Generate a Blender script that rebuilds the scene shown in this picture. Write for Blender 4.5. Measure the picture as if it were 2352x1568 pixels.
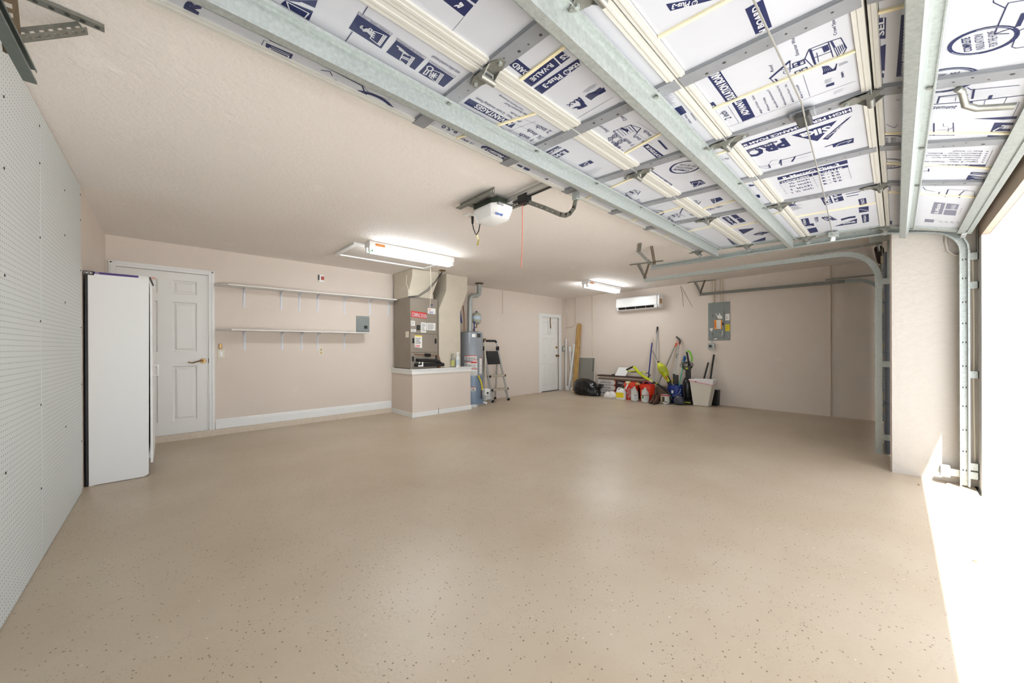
import bpy, math, random
from mathutils import Vector, Matrix
random.seed(7)
PI = math.pi
for _o in list(bpy.data.objects): bpy.data.objects.remove(_o)
SC = bpy.context.scene
COL = SC.collection

# ------------------------------------------------------------------ camera
CAMH = 1.14
F_PX, YAW, PITCH, ROLL, SHX, SHY = 836.324, 46.572, -0.049, -0.229, 0.039, 13.774
_y, _p, _r = math.radians(YAW), math.radians(PITCH), math.radians(ROLL)
FW = Vector((math.cos(_y)*math.cos(_p), math.sin(_y)*math.cos(_p), math.sin(_p)))
_rt = Vector((math.sin(_y), -math.cos(_y), 0)); _up = _rt.cross(FW)
RT = math.cos(_r)*_rt + math.sin(_r)*_up
UP = RT.cross(FW)
cam_d = bpy.data.cameras.new('camera'); cam = bpy.data.objects.new('camera', cam_d); COL.objects.link(cam)
cam.matrix_world = Matrix((( RT.x, UP.x, -FW.x, 0), (RT.y, UP.y, -FW.y, 0), (RT.z, UP.z, -FW.z, CAMH), (0, 0, 0, 1)))
cam_d.sensor_fit = 'HORIZONTAL'; cam_d.sensor_width = 36.0
cam_d.lens = F_PX/2352*36; cam_d.shift_x = -SHX/2352; cam_d.shift_y = SHY/2352
cam_d.clip_start = 0.02; cam_d.clip_end = 200
SC.camera = cam

# ------------------------------------------------------------------ world, sun, exposure
w = bpy.data.worlds.new('sky'); SC.world = w; w.use_nodes = True
wn = w.node_tree.nodes; bg = wn['Background']
sky = wn.new('ShaderNodeTexSky'); sky.sky_type = 'NISHITA'; sky.sun_disc = False
sky.sun_elevation = math.radians(64); sky.sun_rotation = math.radians(231); sky.air_density = 1.0; sky.dust_density = 2.0
mixw = wn.new('ShaderNodeMix'); mixw.data_type = 'RGBA'; mixw.inputs[0].default_value = 0.7
w.node_tree.links.new(sky.outputs[0], mixw.inputs[6]); mixw.inputs[7].default_value = (6.6, 6.8, 7.1, 1)   # thin bright overcast veil
w.node_tree.links.new(mixw.outputs[2], bg.inputs[0]); bg.inputs[1].default_value = 0.18
sun_d = bpy.data.lights.new('sun', 'SUN'); sun = bpy.data.objects.new('sun', sun_d); COL.objects.link(sun)
sun.rotation_euler = Vector((1.0, 0.8, -2.8)).to_track_quat('-Z', 'Y').to_euler()
sun_d.energy = 7; sun_d.angle = math.radians(0.6); sun_d.color = (1.0, 0.99, 0.98)
SC.view_settings.view_transform = 'Standard'; SC.view_settings.look = 'None'
SC.view_settings.gamma = 1.0; SC.view_settings.use_curve_mapping = False
SC.view_settings.exposure = 1.74

# ------------------------------------------------------------------ photo pixel -> point on a plane
def ray(x, y): return FW + RT*((x-1176-SHX)/F_PX) - UP*((y-784-SHY)/F_PX)
def on(x, y, ax, val):
    d = ray(x, y); i = 'XYZ'.index(ax); o = Vector((0, 0, CAMH))
    return o + d*((val-o[i])/d[i])

# ------------------------------------------------------------------ materials
def lin(c):
    return tuple(((v/255)/12.92 if v/255 <= .04045 else ((v/255+.055)/1.055)**2.4) for v in c)
MATS = {}
def M(name, col, rough=.55, metal=0., var=0., vscale=4., bump=0., bscale=80., trans=0., emit=0., alpha=1., spec=.5, bdetail=3.):
    if name in MATS: return MATS[name]
    m = bpy.data.materials.new(name); m.use_nodes = True; nt = m.node_tree; b = nt.nodes['Principled BSDF']
    c = lin(col) + (1,)
    b.inputs['Base Color'].default_value = c; b.inputs['Roughness'].default_value = rough
    b.inputs['Metallic'].default_value = metal; b.inputs['Specular IOR Level'].default_value = spec
    if trans: b.inputs['Transmission Weight'].default_value = trans; b.inputs['IOR'].default_value = 1.3
    if alpha < 1: b.inputs['Alpha'].default_value = alpha
    if emit:
        b.inputs['Emission Color'].default_value = c; b.inputs['Emission Strength'].default_value = emit
    tc = nt.nodes.new('ShaderNodeTexCoord')
    if var:
        n = nt.nodes.new('ShaderNodeTexNoise'); n.inputs['Scale'].default_value = vscale; n.inputs['Detail'].default_value = 5
        nt.links.new(tc.outputs['Object'], n.inputs['Vector'])
        mr = nt.nodes.new('ShaderNodeMapRange'); mr.inputs[1].default_value = .3; mr.inputs[2].default_value = .7
        mr.inputs[3].default_value = 1-var; mr.inputs[4].default_value = 1+var
        nt.links.new(n.outputs[0], mr.inputs[0])
        mx = nt.nodes.new('ShaderNodeVectorMath'); mx.operation = 'SCALE'; mx.inputs[0].default_value = c[:3]
        nt.links.new(mr.outputs[0], mx.inputs['Scale']); nt.links.new(mx.outputs[0], b.inputs['Base Color'])
    if bump:
        n2 = nt.nodes.new('ShaderNodeTexNoise'); n2.inputs['Scale'].default_value = bscale; n2.inputs['Detail'].default_value = bdetail
        nt.links.new(tc.outputs['Object'], n2.inputs['Vector'])
        bp = nt.nodes.new('ShaderNodeBump'); bp.inputs['Strength'].default_value = bump; bp.inputs['Distance'].default_value = .01
        nt.links.new(n2.outputs[0], bp.inputs['Height']); nt.links.new(bp.outputs[0], b.inputs['Normal'])
    MATS[name] = m; return m

def N(m, t, **kw):
    n = m.node_tree.nodes.new(t)
    for k, v in kw.items(): setattr(n, k, v)
    return n
def math_node(m, op, a, b=None):
    n = N(m, 'ShaderNodeMath', operation=op)
    for i, v in enumerate((a, b)):
        if v is None: continue
        if isinstance(v, (int, float)): n.inputs[i].default_value = v
        else: m.node_tree.links.new(v, n.inputs[i])
    return n.outputs[0]
def mixcol(m, fac, a, b):
    n = N(m, 'ShaderNodeMix', data_type='RGBA')
    m.node_tree.links.new(fac, n.inputs[0])
    for i, v in ((6, a), (7, b)):
        if isinstance(v, tuple): n.inputs[i].default_value = lin(v) + (1,)
        else: m.node_tree.links.new(v, n.inputs[i])
    return n.outputs[2]
def noise(m, scale, detail=4, vec=None, stretch=None):
    L = m.node_tree.links
    n = N(m, 'ShaderNodeTexNoise'); n.inputs['Scale'].default_value = scale; n.inputs['Detail'].default_value = detail
    src = vec or N(m, 'ShaderNodeTexCoord').outputs['Object']
    if stretch:
        mp = N(m, 'ShaderNodeMapping'); mp.inputs['Scale'].default_value = stretch; L.new(src, mp.inputs[0]); src = mp.outputs[0]
    L.new(src, n.inputs['Vector']); return n.outputs[0]
def ramp(m, v, lo, hi, a=0., b=1.):
    n = N(m, 'ShaderNodeMapRange'); m.node_tree.links.new(v, n.inputs[0])
    for i, q in enumerate((lo, hi, a, b)): n.inputs[i+1].default_value = q
    return n.outputs[0]

# painted epoxy floor: warm beige, dark and pale flecks, scuffed patches
fl = M('floor_paint', (196, 178, 155), rough=.42, spec=.45)
_b = fl.node_tree.nodes['Principled BSDF']
big = noise(fl, 1.1, 6); mid = noise(fl, 7, 5, stretch=(1, 1.6, 1))
base = mixcol(fl, ramp(fl, big, .35, .68), (193, 178, 157), (182, 164, 140))
base = mixcol(fl, ramp(fl, mid, .5, .85, 0, .15), base, (164, 145, 120))
vo = N(fl, 'ShaderNodeTexVoronoi'); vo.inputs['Scale'].default_value = 42
fl.node_tree.links.new(N(fl, 'ShaderNodeTexCoord').outputs['Object'], vo.inputs['Vector'])
chip = math_node(fl, 'MULTIPLY', math_node(fl, 'LESS_THAN', vo.outputs['Distance'], .15), ramp(fl, noise(fl, 31, 1), .44, .46))
base = mixcol(fl, math_node(fl, 'MULTIPLY', chip, .75), base, (96, 78, 60))
vo3 = N(fl, 'ShaderNodeTexVoronoi'); vo3.inputs['Scale'].default_value = 95
fl.node_tree.links.new(N(fl, 'ShaderNodeTexCoord').outputs['Object'], vo3.inputs['Vector'])
chip3 = math_node(fl, 'MULTIPLY', math_node(fl, 'LESS_THAN', vo3.outputs['Distance'], .18), ramp(fl, noise(fl, 5, 4), .47, .6))
base = mixcol(fl, math_node(fl, 'MULTIPLY', chip3, .6), base, (110, 92, 72))
vo2 = N(fl, 'ShaderNodeTexVoronoi'); vo2.inputs['Scale'].default_value = 28
fl.node_tree.links.new(N(fl, 'ShaderNodeTexCoord').outputs['Object'], vo2.inputs['Vector'])
chip2 = math_node(fl, 'MULTIPLY', math_node(fl, 'LESS_THAN', vo2.outputs['Distance'], .1), ramp(fl, noise(fl, 23, 1), .6, .62))
base = mixcol(fl, math_node(fl, 'MULTIPLY', chip2, .7), base, (228, 222, 212))
fl.node_tree.links.new(base, _b.inputs['Base Color'])
_b.inputs['Roughness'].default_value = .36
_bp = N(fl, 'ShaderNodeBump'); _bp.inputs['Strength'].default_value = .12; _bp.inputs['Distance'].default_value = .01
fl.node_tree.links.new(noise(fl, 60, 4), _bp.inputs['Height']); fl.node_tree.links.new(_bp.outputs[0], _b.inputs['Normal'])
MF = fl
# walls
def wallmat(name, c1, c2, bump=.25, bscale=55):
    m = M(name, c1, rough=.75, spec=.25, bump=bump, bscale=bscale)
    c3 = tuple(min(255, v+7) for v in c1)
    m.node_tree.links.new(mixcol(m, ramp(m, noise(m, 3.1, 2), .68, .74, 0, .6), mixcol(m, ramp(m, noise(m, .9, 5), .4, .7), c1, c2), c3), m.node_tree.nodes['Principled BSDF'].inputs['Base Color'])
    return m
MW = wallmat('wall_paint', (224, 212, 200), (221, 209, 198), .12, 40)
MC = wallmat('ceiling_texture', (240, 233, 226), (238, 230, 223), .55, 38)
MSTUC = wallmat('wall_stucco', (188, 182, 174), (184, 177, 168), .6, 22)  # pier shares the walls' beige; darkened here to offset the strong light on it
MEXT = M('exterior_paint', (202, 200, 196), rough=.8, bump=.2, bscale=40)
MCONC = M('driveway_concrete', (204, 204, 202), rough=.85, var=.07, vscale=3, bump=.3, bscale=30)
MTRIM = M('trim_white', (236, 236, 234), rough=.4)
MDOOR = M('door_white', (234, 233, 229), rough=.4)
MWHITE = M('white_plastic', (238, 238, 236), rough=.4)
MWIRE = M('shelf_white', (228, 225, 220), rough=.45)
MGALV = M('galvanized_steel', (176, 182, 179), rough=.42, metal=.55, var=.12, vscale=70, bump=.05, bscale=90)
MSTEEL = M('dull_steel', (142, 142, 135), rough=.45, metal=.7, var=.15, vscale=30)
MRUST = M('brown_steel', (104, 88, 68), rough=.55, metal=.5, var=.15, vscale=40)
MSTILE = M('grey_door_stile', (140, 142, 146), rough=.5, metal=.2, var=.05, vscale=20)
MRAIL = M('white_door_rail', (198, 196, 188), rough=.4)
MSKIN = M('door_skin_grey', (150, 148, 142), rough=.6)
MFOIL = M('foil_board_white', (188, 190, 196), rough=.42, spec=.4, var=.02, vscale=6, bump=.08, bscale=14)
MFOAM = M('foam_edge_cream', (226, 214, 178), rough=.9, bump=.3, bscale=60)
MNAVY = M('navy_ink', (30, 38, 80), rough=.45)
MINKW = M('white_ink', (196, 198, 203), rough=.45)
MBLACK = M('black_plastic', (22, 22, 23), rough=.4)
MBLKM = M('black_rubber', (28, 27, 27), rough=.75)
MDKGREY = M('dark_grey', (60, 60, 58), rough=.5)
MBRASS = M('antique_brass', (140, 112, 72), rough=.3, metal=.9)
MCOPPER = M('copper', (176, 110, 70), rough=.35, metal=.9)
MRED = M('red_plastic', (236, 62, 30), rough=.4)
MLIME = M('lime_plastic', (196, 205, 30), rough=.4)
MBLUE = M('blue_plastic', (24, 52, 130), rough=.4)
MYEL = M('yellow_print', (238, 214, 30), rough=.5)
MORG = M('orange_plastic', (226, 96, 30), rough=.45)
MPAPER = M('sticker_white', (232, 230, 226), rough=.55)
MINK = M('ink_dark', (60, 60, 66), rough=.6)
MREDINK = M('ink_red', (200, 50, 42), rough=.55)
MBLUEINK = M('ink_blue', (38, 84, 160), rough=.55)
MGREEN = M('ink_green', (60, 130, 60), rough=.5)
MDUCT = M('duct_board_painted', (205, 196, 178), rough=.7, var=.04, vscale=6, bump=.25, bscale=25)
MAHU = M('taupe_cabinet_steel', (148, 138, 126), rough=.45, metal=.25, var=.03, vscale=5)
MTANK = M('grey_tank_enamel', (152, 158, 166), rough=.35, metal=.15)
MTANKB = M('blue_grey_tank', (126, 144, 166), rough=.35, metal=.15)
MALU = M('aluminium', (190, 190, 188), rough=.35, metal=.7)
MPANEL = M('panel_grey', (134, 140, 138), rough=.5, metal=.15, var=.04, vscale=9)
MPVC = M('pvc_cream', (226, 219, 200), rough=.45)
MTUBE = M('fluorescent_tube', (246, 251, 255), emit=12.5)
MCONDUIT = M('painted_conduit', (214, 199, 180), rough=.6)
MWOOD = M('raw_pine', (196, 160, 98), rough=.65)
_nt = MWOOD
_nt.node_tree.links.new(mixcol(MWOOD, ramp(MWOOD, noise(MWOOD, 6, 6, stretch=(8, 8, .7)), .35, .7), (206, 172, 108), (160, 116, 60)), MWOOD.node_tree.nodes['Principled BSDF'].inputs['Base Color'])
# pegboard: 25 mm grid of small dark holes
MPEG = M('pegboard_white', (214, 218, 214), rough=.5)
_l = MPEG.node_tree.links; _tc = N(MPEG, 'ShaderNodeTexCoord'); _sx = N(MPEG, 'ShaderNodeSeparateXYZ'); _l.new(_tc.outputs['Object'], _sx.inputs[0])
def _cell(v):
    f = math_node(MPEG, 'FRACT', math_node(MPEG, 'DIVIDE', v, .0254)); s_ = math_node(MPEG, 'SUBTRACT', f, .5); return math_node(MPEG, 'MULTIPLY', s_, s_)
_d2 = math_node(MPEG, 'ADD', _cell(_sx.outputs[1]), _cell(_sx.outputs[2]))
_l.new(mixcol(MPEG, math_node(MPEG, 'LESS_THAN', _d2, .0155), (212, 217, 216), (96, 92, 86)), MPEG.node_tree.nodes['Principled BSDF'].inputs['Base Color'])

# ------------------------------------------------------------------ mesh building
class MB:
    def __init__(s): s.v = []; s.f = []
    def add(s, vs, fs):
        o = len(s.v); s.v += [tuple(v) for v in vs]; s.f += [tuple(i+o for i in f) for f in fs]; return s
    def box(s, x0, x1, y0, y1, z0, z1):
        x0, x1 = min(x0, x1), max(x0, x1); y0, y1 = min(y0, y1), max(y0, y1); z0, z1 = min(z0, z1), max(z0, z1)
        return s.hexa([(x0,y0,z0),(x1,y0,z0),(x1,y1,z0),(x0,y1,z0),(x0,y0,z1),(x1,y0,z1),(x1,y1,z1),(x0,y1,z1)])
    def hexa(s, p):
        return s.add(p, [(0,3,2,1),(4,5,6,7),(0,1,5,4),(1,2,6,5),(2,3,7,6),(3,0,4,7)])
    def bar(s, a, b, wd, th, up=(0,0,1)):
        a = Vector(a); b = Vector(b); d = (b-a).normalized(); u = Vector(up)
        if abs(d.dot(u)) > .98: u = Vector((1,0,0))
        x = d.cross(u).normalized()*(wd/2); z = x.cross(d).normalized()*(th/2)
        return s.hexa([a-x-z, a+x-z, a+x+z, a-x+z, b-x-z, b+x-z, b+x+z, b-x+z])
    def cyl(s, a, b, r0, r1=None, n=14, cap=True):
        a = Vector(a); b = Vector(b); r1 = r0 if r1 is None else r1
        d = (b-a).normalized(); u = Vector((0,0,1)) if abs(d.z) < .9 else Vector((1,0,0))
        x = d.cross(u).normalized(); y = d.cross(x)
        vs = []
        for c, r in ((a, r0), (b, r1)):
            for i in range(n):
                t = 2*PI*i/n; vs.append(c + x*(r*math.cos(t)) + y*(r*math.sin(t)))
        fs = [(i, (i+1) % n, n+(i+1) % n, n+i) for i in range(n)]
        if cap: fs += [tuple(range(n-1, -1, -1)), tuple(range(n, 2*n))]
        return s.add(vs, fs)
    def tube(s, pts, r, n=8, cap=True):
        pts = [Vector(p) for p in pts]; m = len(pts); vs = []; prev = None
        rr = r if isinstance(r, (list, tuple)) else [r]*m
        for i, p in enumerate(pts):
            d = (pts[min(i+1, m-1)] - pts[max(i-1, 0)]).normalized()
            if prev is None:
                u = Vector((0,0,1)) if abs(d.z) < .9 else Vector((1,0,0)); x = d.cross(u).normalized()
            else:
                x = (prev - d*prev.dot(d)).normalized()
            prev = x; y = d.cross(x)
            for k in range(n):
                t = 2*PI*k/n; vs.append(p + x*(rr[i]*math.cos(t)) + y*(rr[i]*math.sin(t)))
        fs = [(i*n+k, i*n+(k+1) % n, (i+1)*n+(k+1) % n, (i+1)*n+k) for i in range(m-1) for k in range(n)]
        if cap: fs += [tuple(range(n-1, -1, -1)), tuple((m-1)*n+k for k in range(n))]
        return s.add(vs, fs)
    def lathe(s, prof, c=(0,0,0), n=24, sx=1., sy=1., cap=True):
        vs = []; m = len(prof)
        for r, z in prof:
            for k in range(n):
                t = 2*PI*k/n; vs.append((c[0]+sx*r*math.cos(t), c[1]+sy*r*math.sin(t), c[2]+z))
        fs = [(i*n+k, i*n+(k+1) % n, (i+1)*n+(k+1) % n, (i+1)*n+k) for i in range(m-1) for k in range(n)]
        if cap: fs += [tuple(range(n-1, -1, -1)), tuple((m-1)*n+k for k in range(n))]
        return s.add(vs, fs)
    def loft(s, rings, cap=True):
        n = len(rings[0]); vs = [p for r in rings for p in r]; m = len(rings)
        fs = [(i*n+k, i*n+(k+1) % n, (i+1)*n+(k+1) % n, (i+1)*n+k) for i in range(m-1) for k in range(n)]
        if cap: fs += [tuple(range(n-1, -1, -1)), tuple((m-1)*n+k for k in range(n))]
        return s.add(vs, fs)
    def prism(s, poly, ext):
        e = Vector(ext); a = [Vector(p) for p in poly]; return s.loft([a, [p+e for p in a]])
    def face(s, pts): return s.add(pts, [tuple(range(len(pts)))])
    def build(s, name, mat, parent=None, smooth=None, bevel=0., kind=None, label=None, subsurf=0):
        me = bpy.data.meshes.new(name); me.from_pydata(s.v, [], s.f); me.materials.append(mat)
        import bmesh
        bm = bmesh.new(); bm.from_mesh(me); bmesh.ops.recalc_face_normals(bm, faces=bm.faces); bm.to_mesh(me); bm.free()
        if smooth:
            me.shade_smooth(); me.set_sharp_from_angle(angle=math.radians(smooth))
        return link(bpy.data.objects.new(name, me), parent, bevel, kind, label, subsurf)

def link(o, parent=None, bevel=0., kind=None, label=None, subsurf=0):
    COL.objects.link(o)
    if parent is not None:
        o.parent = parent
        if parent.type == 'EMPTY': o.matrix_parent_inverse = Matrix.Translation(-Vector(parent.location))
        elif parent.parent is None: o.matrix_parent_inverse = Matrix.Translation(-Vector(parent.location))
    if subsurf:
        md = o.modifiers.new('subsurf', 'SUBSURF'); md.levels = subsurf; md.render_levels = subsurf
    if bevel:
        md = o.modifiers.new('bevel', 'BEVEL'); md.width = bevel; md.segments = 2; md.limit_method = 'ANGLE'
    if kind: o['kind'] = kind
    if label: o['label'] = label
    return o
def thing(name, label, cat, loc=(0,0,0), group=None):
    o = bpy.data.objects.new(name, None); o.empty_display_size = .05; COL.objects.link(o); o.location = loc
    o['label'] = label; o['category'] = cat
    if group: o['group'] = group
    return o
def tag(o, label, cat, group=None):
    o['label'] = label; o['category'] = cat
    if group: o['group'] = group
    return o
def inst(src, parent, offset, rot=None, name=None):
    """a copy of a part that shares its mesh; offset in metres from the part it copies"""
    c = src.copy(); COL.objects.link(c); c.parent = parent; c.matrix_parent_inverse = Matrix.Translation(-Vector(parent.location)) if parent.type == 'EMPTY' else Matrix.Identity(4)
    c.location = Vector(offset)
    if rot: c.rotation_euler = rot
    if name: c.name = name
    return c
def struct(mb, name, mat, parent=None, **k):
    o = mb.build(name, mat, parent, **k); o['kind'] = 'structure'; return o

# ------------------------------------------------------------------ flat print (lettering, stickers)
_tc_cache = {}
def glyphs(text, bold=.0, shear=0.):
    key = (text, bold, shear)
    if key in _tc_cache: return _tc_cache[key]
    cu = bpy.data.curves.new('t', 'FONT'); cu.body = text; cu.offset = bold; cu.shear = shear; cu.resolution_u = 2; cu.fill_mode = 'FRONT'
    ob = bpy.data.objects.new('t', cu); COL.objects.link(ob)
    bpy.context.view_layer.update()
    me = bpy.data.meshes.new_from_object(ob.evaluated_get(bpy.context.evaluated_depsgraph_get()))
    vs = [v.co.copy() for v in me.vertices]; fs = [tuple(p.vertices) for p in me.polygons]
    bpy.data.objects.remove(ob); bpy.data.curves.remove(cu); bpy.data.meshes.remove(me)
    x0 = min(v.x for v in vs); x1 = max(v.x for v in vs)
    y0 = 0.0; y1 = max(v.y for v in vs)
    r = ([((v.x-x0)/(x1-x0), v.y/y1) for v in vs], fs)
    _tc_cache[key] = r; return r
class Ink:
    """flat print on a surface: mp maps a photo pixel to a point of the surface, nrm points at the viewer"""
    def __init__(s, mp, nrm, eps=.0012): s.mp = mp; s.n = nrm; s.eps = eps; s.items = []
    def _n(s, p): return s.n(p) if callable(s.n) else Vector(s.n)
    def quad(s, col, pts, lay=0):
        P = [s.mp(*p) for p in pts]; P = [p + s._n(p)*(s.eps*(1+lay)) for p in P]
        s.items.append((col, P, [tuple(range(len(P)))])); return s
    def text(s, col, t, p0, p1, ph, bold=.0, lay=1, shear=0.):
        a = s.mp(*p0); b = s.mp(*p1); c = s.mp(*ph); n = s._n((a+b)/2)
        d = (b-a); d -= n*d.dot(n); wd = d.length; d.normalize(); u = n.cross(d); hh = abs((c-a).dot(u))
        gv, gf = glyphs(t, bold, shear)
        P = [a + d*(x*wd) + u*(y*hh) + n*(s.eps*(1+lay)) for x, y in gv]
        s.items.append((col, P, gf)); return s
    def line(s, col, pts, wd=.0025, lay=1, closed=False):
        P = [s.mp(*p) for p in pts]
        if closed: P.append(P[0])
        vs = []; fs = []
        for a, b in zip(P, P[1:]):
            n = s._n((a+b)/2); d = (b-a)
            if d.length < 1e-6: continue
            d.normalize(); q = n.cross(d)*(wd/2); o = len(vs); e = n*(s.eps*(1+lay))
            vs += [a-q+e-d*wd*.3, b-q+e+d*wd*.3, b+q+e+d*wd*.3, a+q+e-d*wd*.3]; fs.append((o, o+1, o+2, o+3))
        s.items.append((col, vs, fs)); return s
    def ring(s, col, c, r0, r1, lay=1, a0=0, a1=2*PI, nseg=28):
        C = s.mp(*c); n = s._n(C); x = Vector((1,0,0)); x = (x-n*x.dot(n)).normalized() if abs(n.x) < .9 else Vector((0,1,0)); y = n.cross(x)
        vs = []; fs = []
        for i in range(nseg+1):
            t = a0+(a1-a0)*i/nseg; d = x*math.cos(t)+y*math.sin(t)
            vs += [C+d*r0+n*(s.eps*(1+lay)), C+d*r1+n*(s.eps*(1+lay))]
            if i: fs.append((2*i-2, 2*i-1, 2*i+1, 2*i))
        s.items.append((col, vs, fs)); return s
    def flush(s, parent, names=None):
        g = {}; cnt = {}
        for col, P, fs in s.items: cnt[col] = cnt.get(col, 0)+1
        for k, (col, P, fs) in enumerate(s.items):
            single = cnt[col] <= 6 or (col in (names or {}))
            g.setdefault((col, k if single else -1), MB()).add(P, fs)
        out = []
        for (col, k_), mb in g.items():
            me = bpy.data.meshes.new('print'); me.from_pydata(mb.v, [], mb.f); me.materials.append(MATS[col])
            nm = (names or {}).get(col, 'print'); o_ = link(bpy.data.objects.new(nm, me), parent); out.append(o_)
            if k_ == -1: o_['kind'] = 'stuff'
        s.items = []; return out
def rows(ink, col, quad, n, fill=.5, wd=None, ragged=True):
    """n fine print lines inside a pixel quad (corner order tl, tr, br, bl)"""
    tl, tr, br, bl = [Vector((p[0], p[1])) for p in quad]
    rnd = random.Random(int(tl.x*7+tl.y))
    for i in range(n):
        t0 = (i+.5-fill/2)/n; t1 = (i+.5+fill/2)/n; e = 1-(rnd.random()*.35 if ragged else 0)
        a = tl.lerp(bl, t0); b = tr.lerp(br, t0); c = tr.lerp(br, t1); d = tl.lerp(bl, t1)
        b = a.lerp(b, e); c = d.lerp(c, e)
        ink.quad(col, [tuple(a), tuple(b), tuple(c), tuple(d)], lay=1)

# ================================================================== the room
X0, WX, DY, HC, XP = -.506, 7.79, 6.15, 2.435, 4.742      # left wall, right wall, back wall, ceiling, return wall
YD = -.45                                                   # inner face of the front wall round the wide door
struct(MB().box(X0-.2, WX+.2, -.43, DY+.2, -.15, 0), 'floor', MF)
struct(MB().box(-9, 14, -12, -.43, -.2, -.025), 'driveway', MCONC)
struct(MB().box(X0-.2, WX+.2, -.12, DY+.2, HC, HC+.12).box(X0-.2, 4.95, YD-.28, -.12, HC, HC+.12), 'ceiling', MC)
struct(MB().box(X0-.2, X0, YD-.28, DY+.2, 0, HC), 'wall_left', MW)
# back wall with its two door openings
mb = MB()
d1 = (-.425, .392, .065, 2.09); d2 = (6.83, 7.53, 0.0, 1.905)
mb.box(X0, d1[0], DY, DY+.16, 0, HC).box(d1[0], d1[1], DY, DY+.16, d1[3], HC).box(d1[0], d1[1], DY, DY+.16, 0, d1[2])
mb.box(d1[1], d2[0], DY, DY+.16, 0, HC).box(d2[0], d2[1], DY, DY+.16, d2[3], HC).box(d2[1], WX, DY, DY+.16, 0, HC)
struct(mb, 'wall_back', MW)
struct(MB().box(WX, WX+.2, -.12, DY+.2, 0, HC), 'wall_right', MW)
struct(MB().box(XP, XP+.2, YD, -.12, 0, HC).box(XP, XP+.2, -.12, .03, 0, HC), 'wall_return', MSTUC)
struct(MB().box(4.55, 4.942, YD-.27, YD, -.025, 1.99).box(X0, -.36, YD-.27, YD, -.025, 1.99), 'wall_front', MEXT)
struct(MB().box(X0, 4.942, YD-.002, YD, 1.99, HC).box(X0, 4.942, YD-.04, YD-.002, 1.99+.002, HC), 'trim_1', M('header_beige_shaded', (176, 156, 138), rough=.8, var=.05, vscale=5))  # beige inner face of the header; shade from facing indoors is in the colour
struct(MB().box(X0, 4.942, YD-.27, YD-.04, 1.99, HC), 'wall_header', MEXT)
struct(MB().box(4.39, 5.6, YD-.75, YD-.27, 1.99, 2.2), 'trim_2', MEXT)          # outside eave over the pier
struct(MB().box(4.942, 5.42, -.12, .03, 0, HC).box(5.42, 7.62, -.12, .03, 2.12, HC).box(7.62, WX, -.12, .03, 0, HC), 'wall_single_front', MW)
struct(MB().box(5.36, 5.42, .03, .045, 0, 2.12).box(4.80, 4.86, .03, .042, 0, HC), 'trim_3', MW)
# curb under the back wall, and the white baseboard on it
struct(MB().box(X0, 2.87, DY-.022, DY, 0, .078), 'trim_4', M('curb_paint', (214, 200, 182), rough=.6, var=.06, vscale=30, bump=.3, bscale=50))
def baseboard(name, x0, x1, z0, z1):
    prof = [(0, z0), (-.015, z0), (-.015, z0+(z1-z0)*.72), (-.010, z0+(z1-z0)*.78), (-.011, z0+(z1-z0)*.86), (-.004, z1), (0, z1)]
    struct(MB().prism([(x0, DY+a, b) for a, b in prof], (x1-x0, 0, 0)), name, MTRIM)
baseboard('baseboard_back', .455, 2.87, .08, .206)
baseboard('baseboard_heater', 4.12, 5.20, .0, .11)

# ------------------------------------------------------------------ six-panel doors
def panel_door(root, x0, x1, z0, z1, yf, cols, rws, mat):
    """slab front face at yf (room side is -Y) with recessed, raised-field panels as separate parts"""
    th = .04
    slab = MB()
    xs = [x0] + [v for c in cols for v in c] + [x1]
    zs = [z0] + [v for r in rws for v in r] + [z1]
    for i in range(len(xs)-1):
        for j in range(len(zs)-1):
            if i % 2 == 1 and j % 2 == 1: continue
            slab.box(xs[i], xs[i+1], yf, yf+th, zs[j], zs[j+1])
    slab.box(x0, x1, yf+.02, yf+th, z0, z1)
    slab.build('slab', mat, root)
    for c in cols:
        for r in rws:
            a, b, p, q = c[0], c[1], r[0], r[1]; g = min(.03, (b-a)*.25)
            def ring(k, y): return [(a+k, y, p+k), (b-k, y, p+k), (b-k, y, q-k), (a+k, y, q-k)]
            mb = MB().loft([ring(0, yf+.0005), ring(g*.35, yf+.014), ring(g*.7, yf+.014), ring(g*1.4, yf+.003)], cap=False).face(ring(g*1.4, yf+.003))
            mb.build('door_panel', mat, root)
def casing(root, x0, x1, z0, z1, wd, y):
    mb = MB()
    def strip(a, b, c, d):   # outer edge box plus inner bead
        mb.box(a, b, y-.014, y, c, d)
    strip(x0-wd, x0, z0, z1+wd); strip(x1, x1+wd, z0, z1+wd); strip(x0, x1, z1, z1+wd)
    mb.box(x0-wd*.8, x0-wd*.5, y-.02, y-.014, z0, z1+wd*.8); mb.box(x1+wd*.5, x1+wd*.8, y-.02, y-.014, z0, z1+wd*.8); mb.box(x0-wd*.8, x1+wd*.8, y-.02, y-.014, z1+wd*.5, z1+wd*.8)
    mb.build('casing', MTRIM, root, bevel=.002)
def sdoor(name):
    o = bpy.data.objects.new(name, None); COL.objects.link(o); o['kind'] = 'structure'; return o
d = sdoor('door_1')
x0, x1, z0, z1 = d1
panel_door(d, x0+.004, x1-.004, z0+.012, z1-.004, DY+.012, [(-.305, -.085), (.045, .275)], [(.24, .92), (1.10, 1.72), (1.82, 1.99)], MDOOR)
casing(d, x0, x1, z0, z1, .058, DY)
MB().box(x0, x1, DY+.004, DY+.06, z0, z0+.012).build('threshold', MBLACK, d)
MB().box(x0-.0, x1+.058, DY-.03, DY, .0, z0).build('sill', MATS['curb_paint'], d)
mb = MB().cyl((.335, DY+.012, .978), (.335, DY-.002, .978), .033, .028, 20).cyl((.335, DY-.002, .978), (.335, DY-.042, .978), .012, .012, 12)
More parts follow.
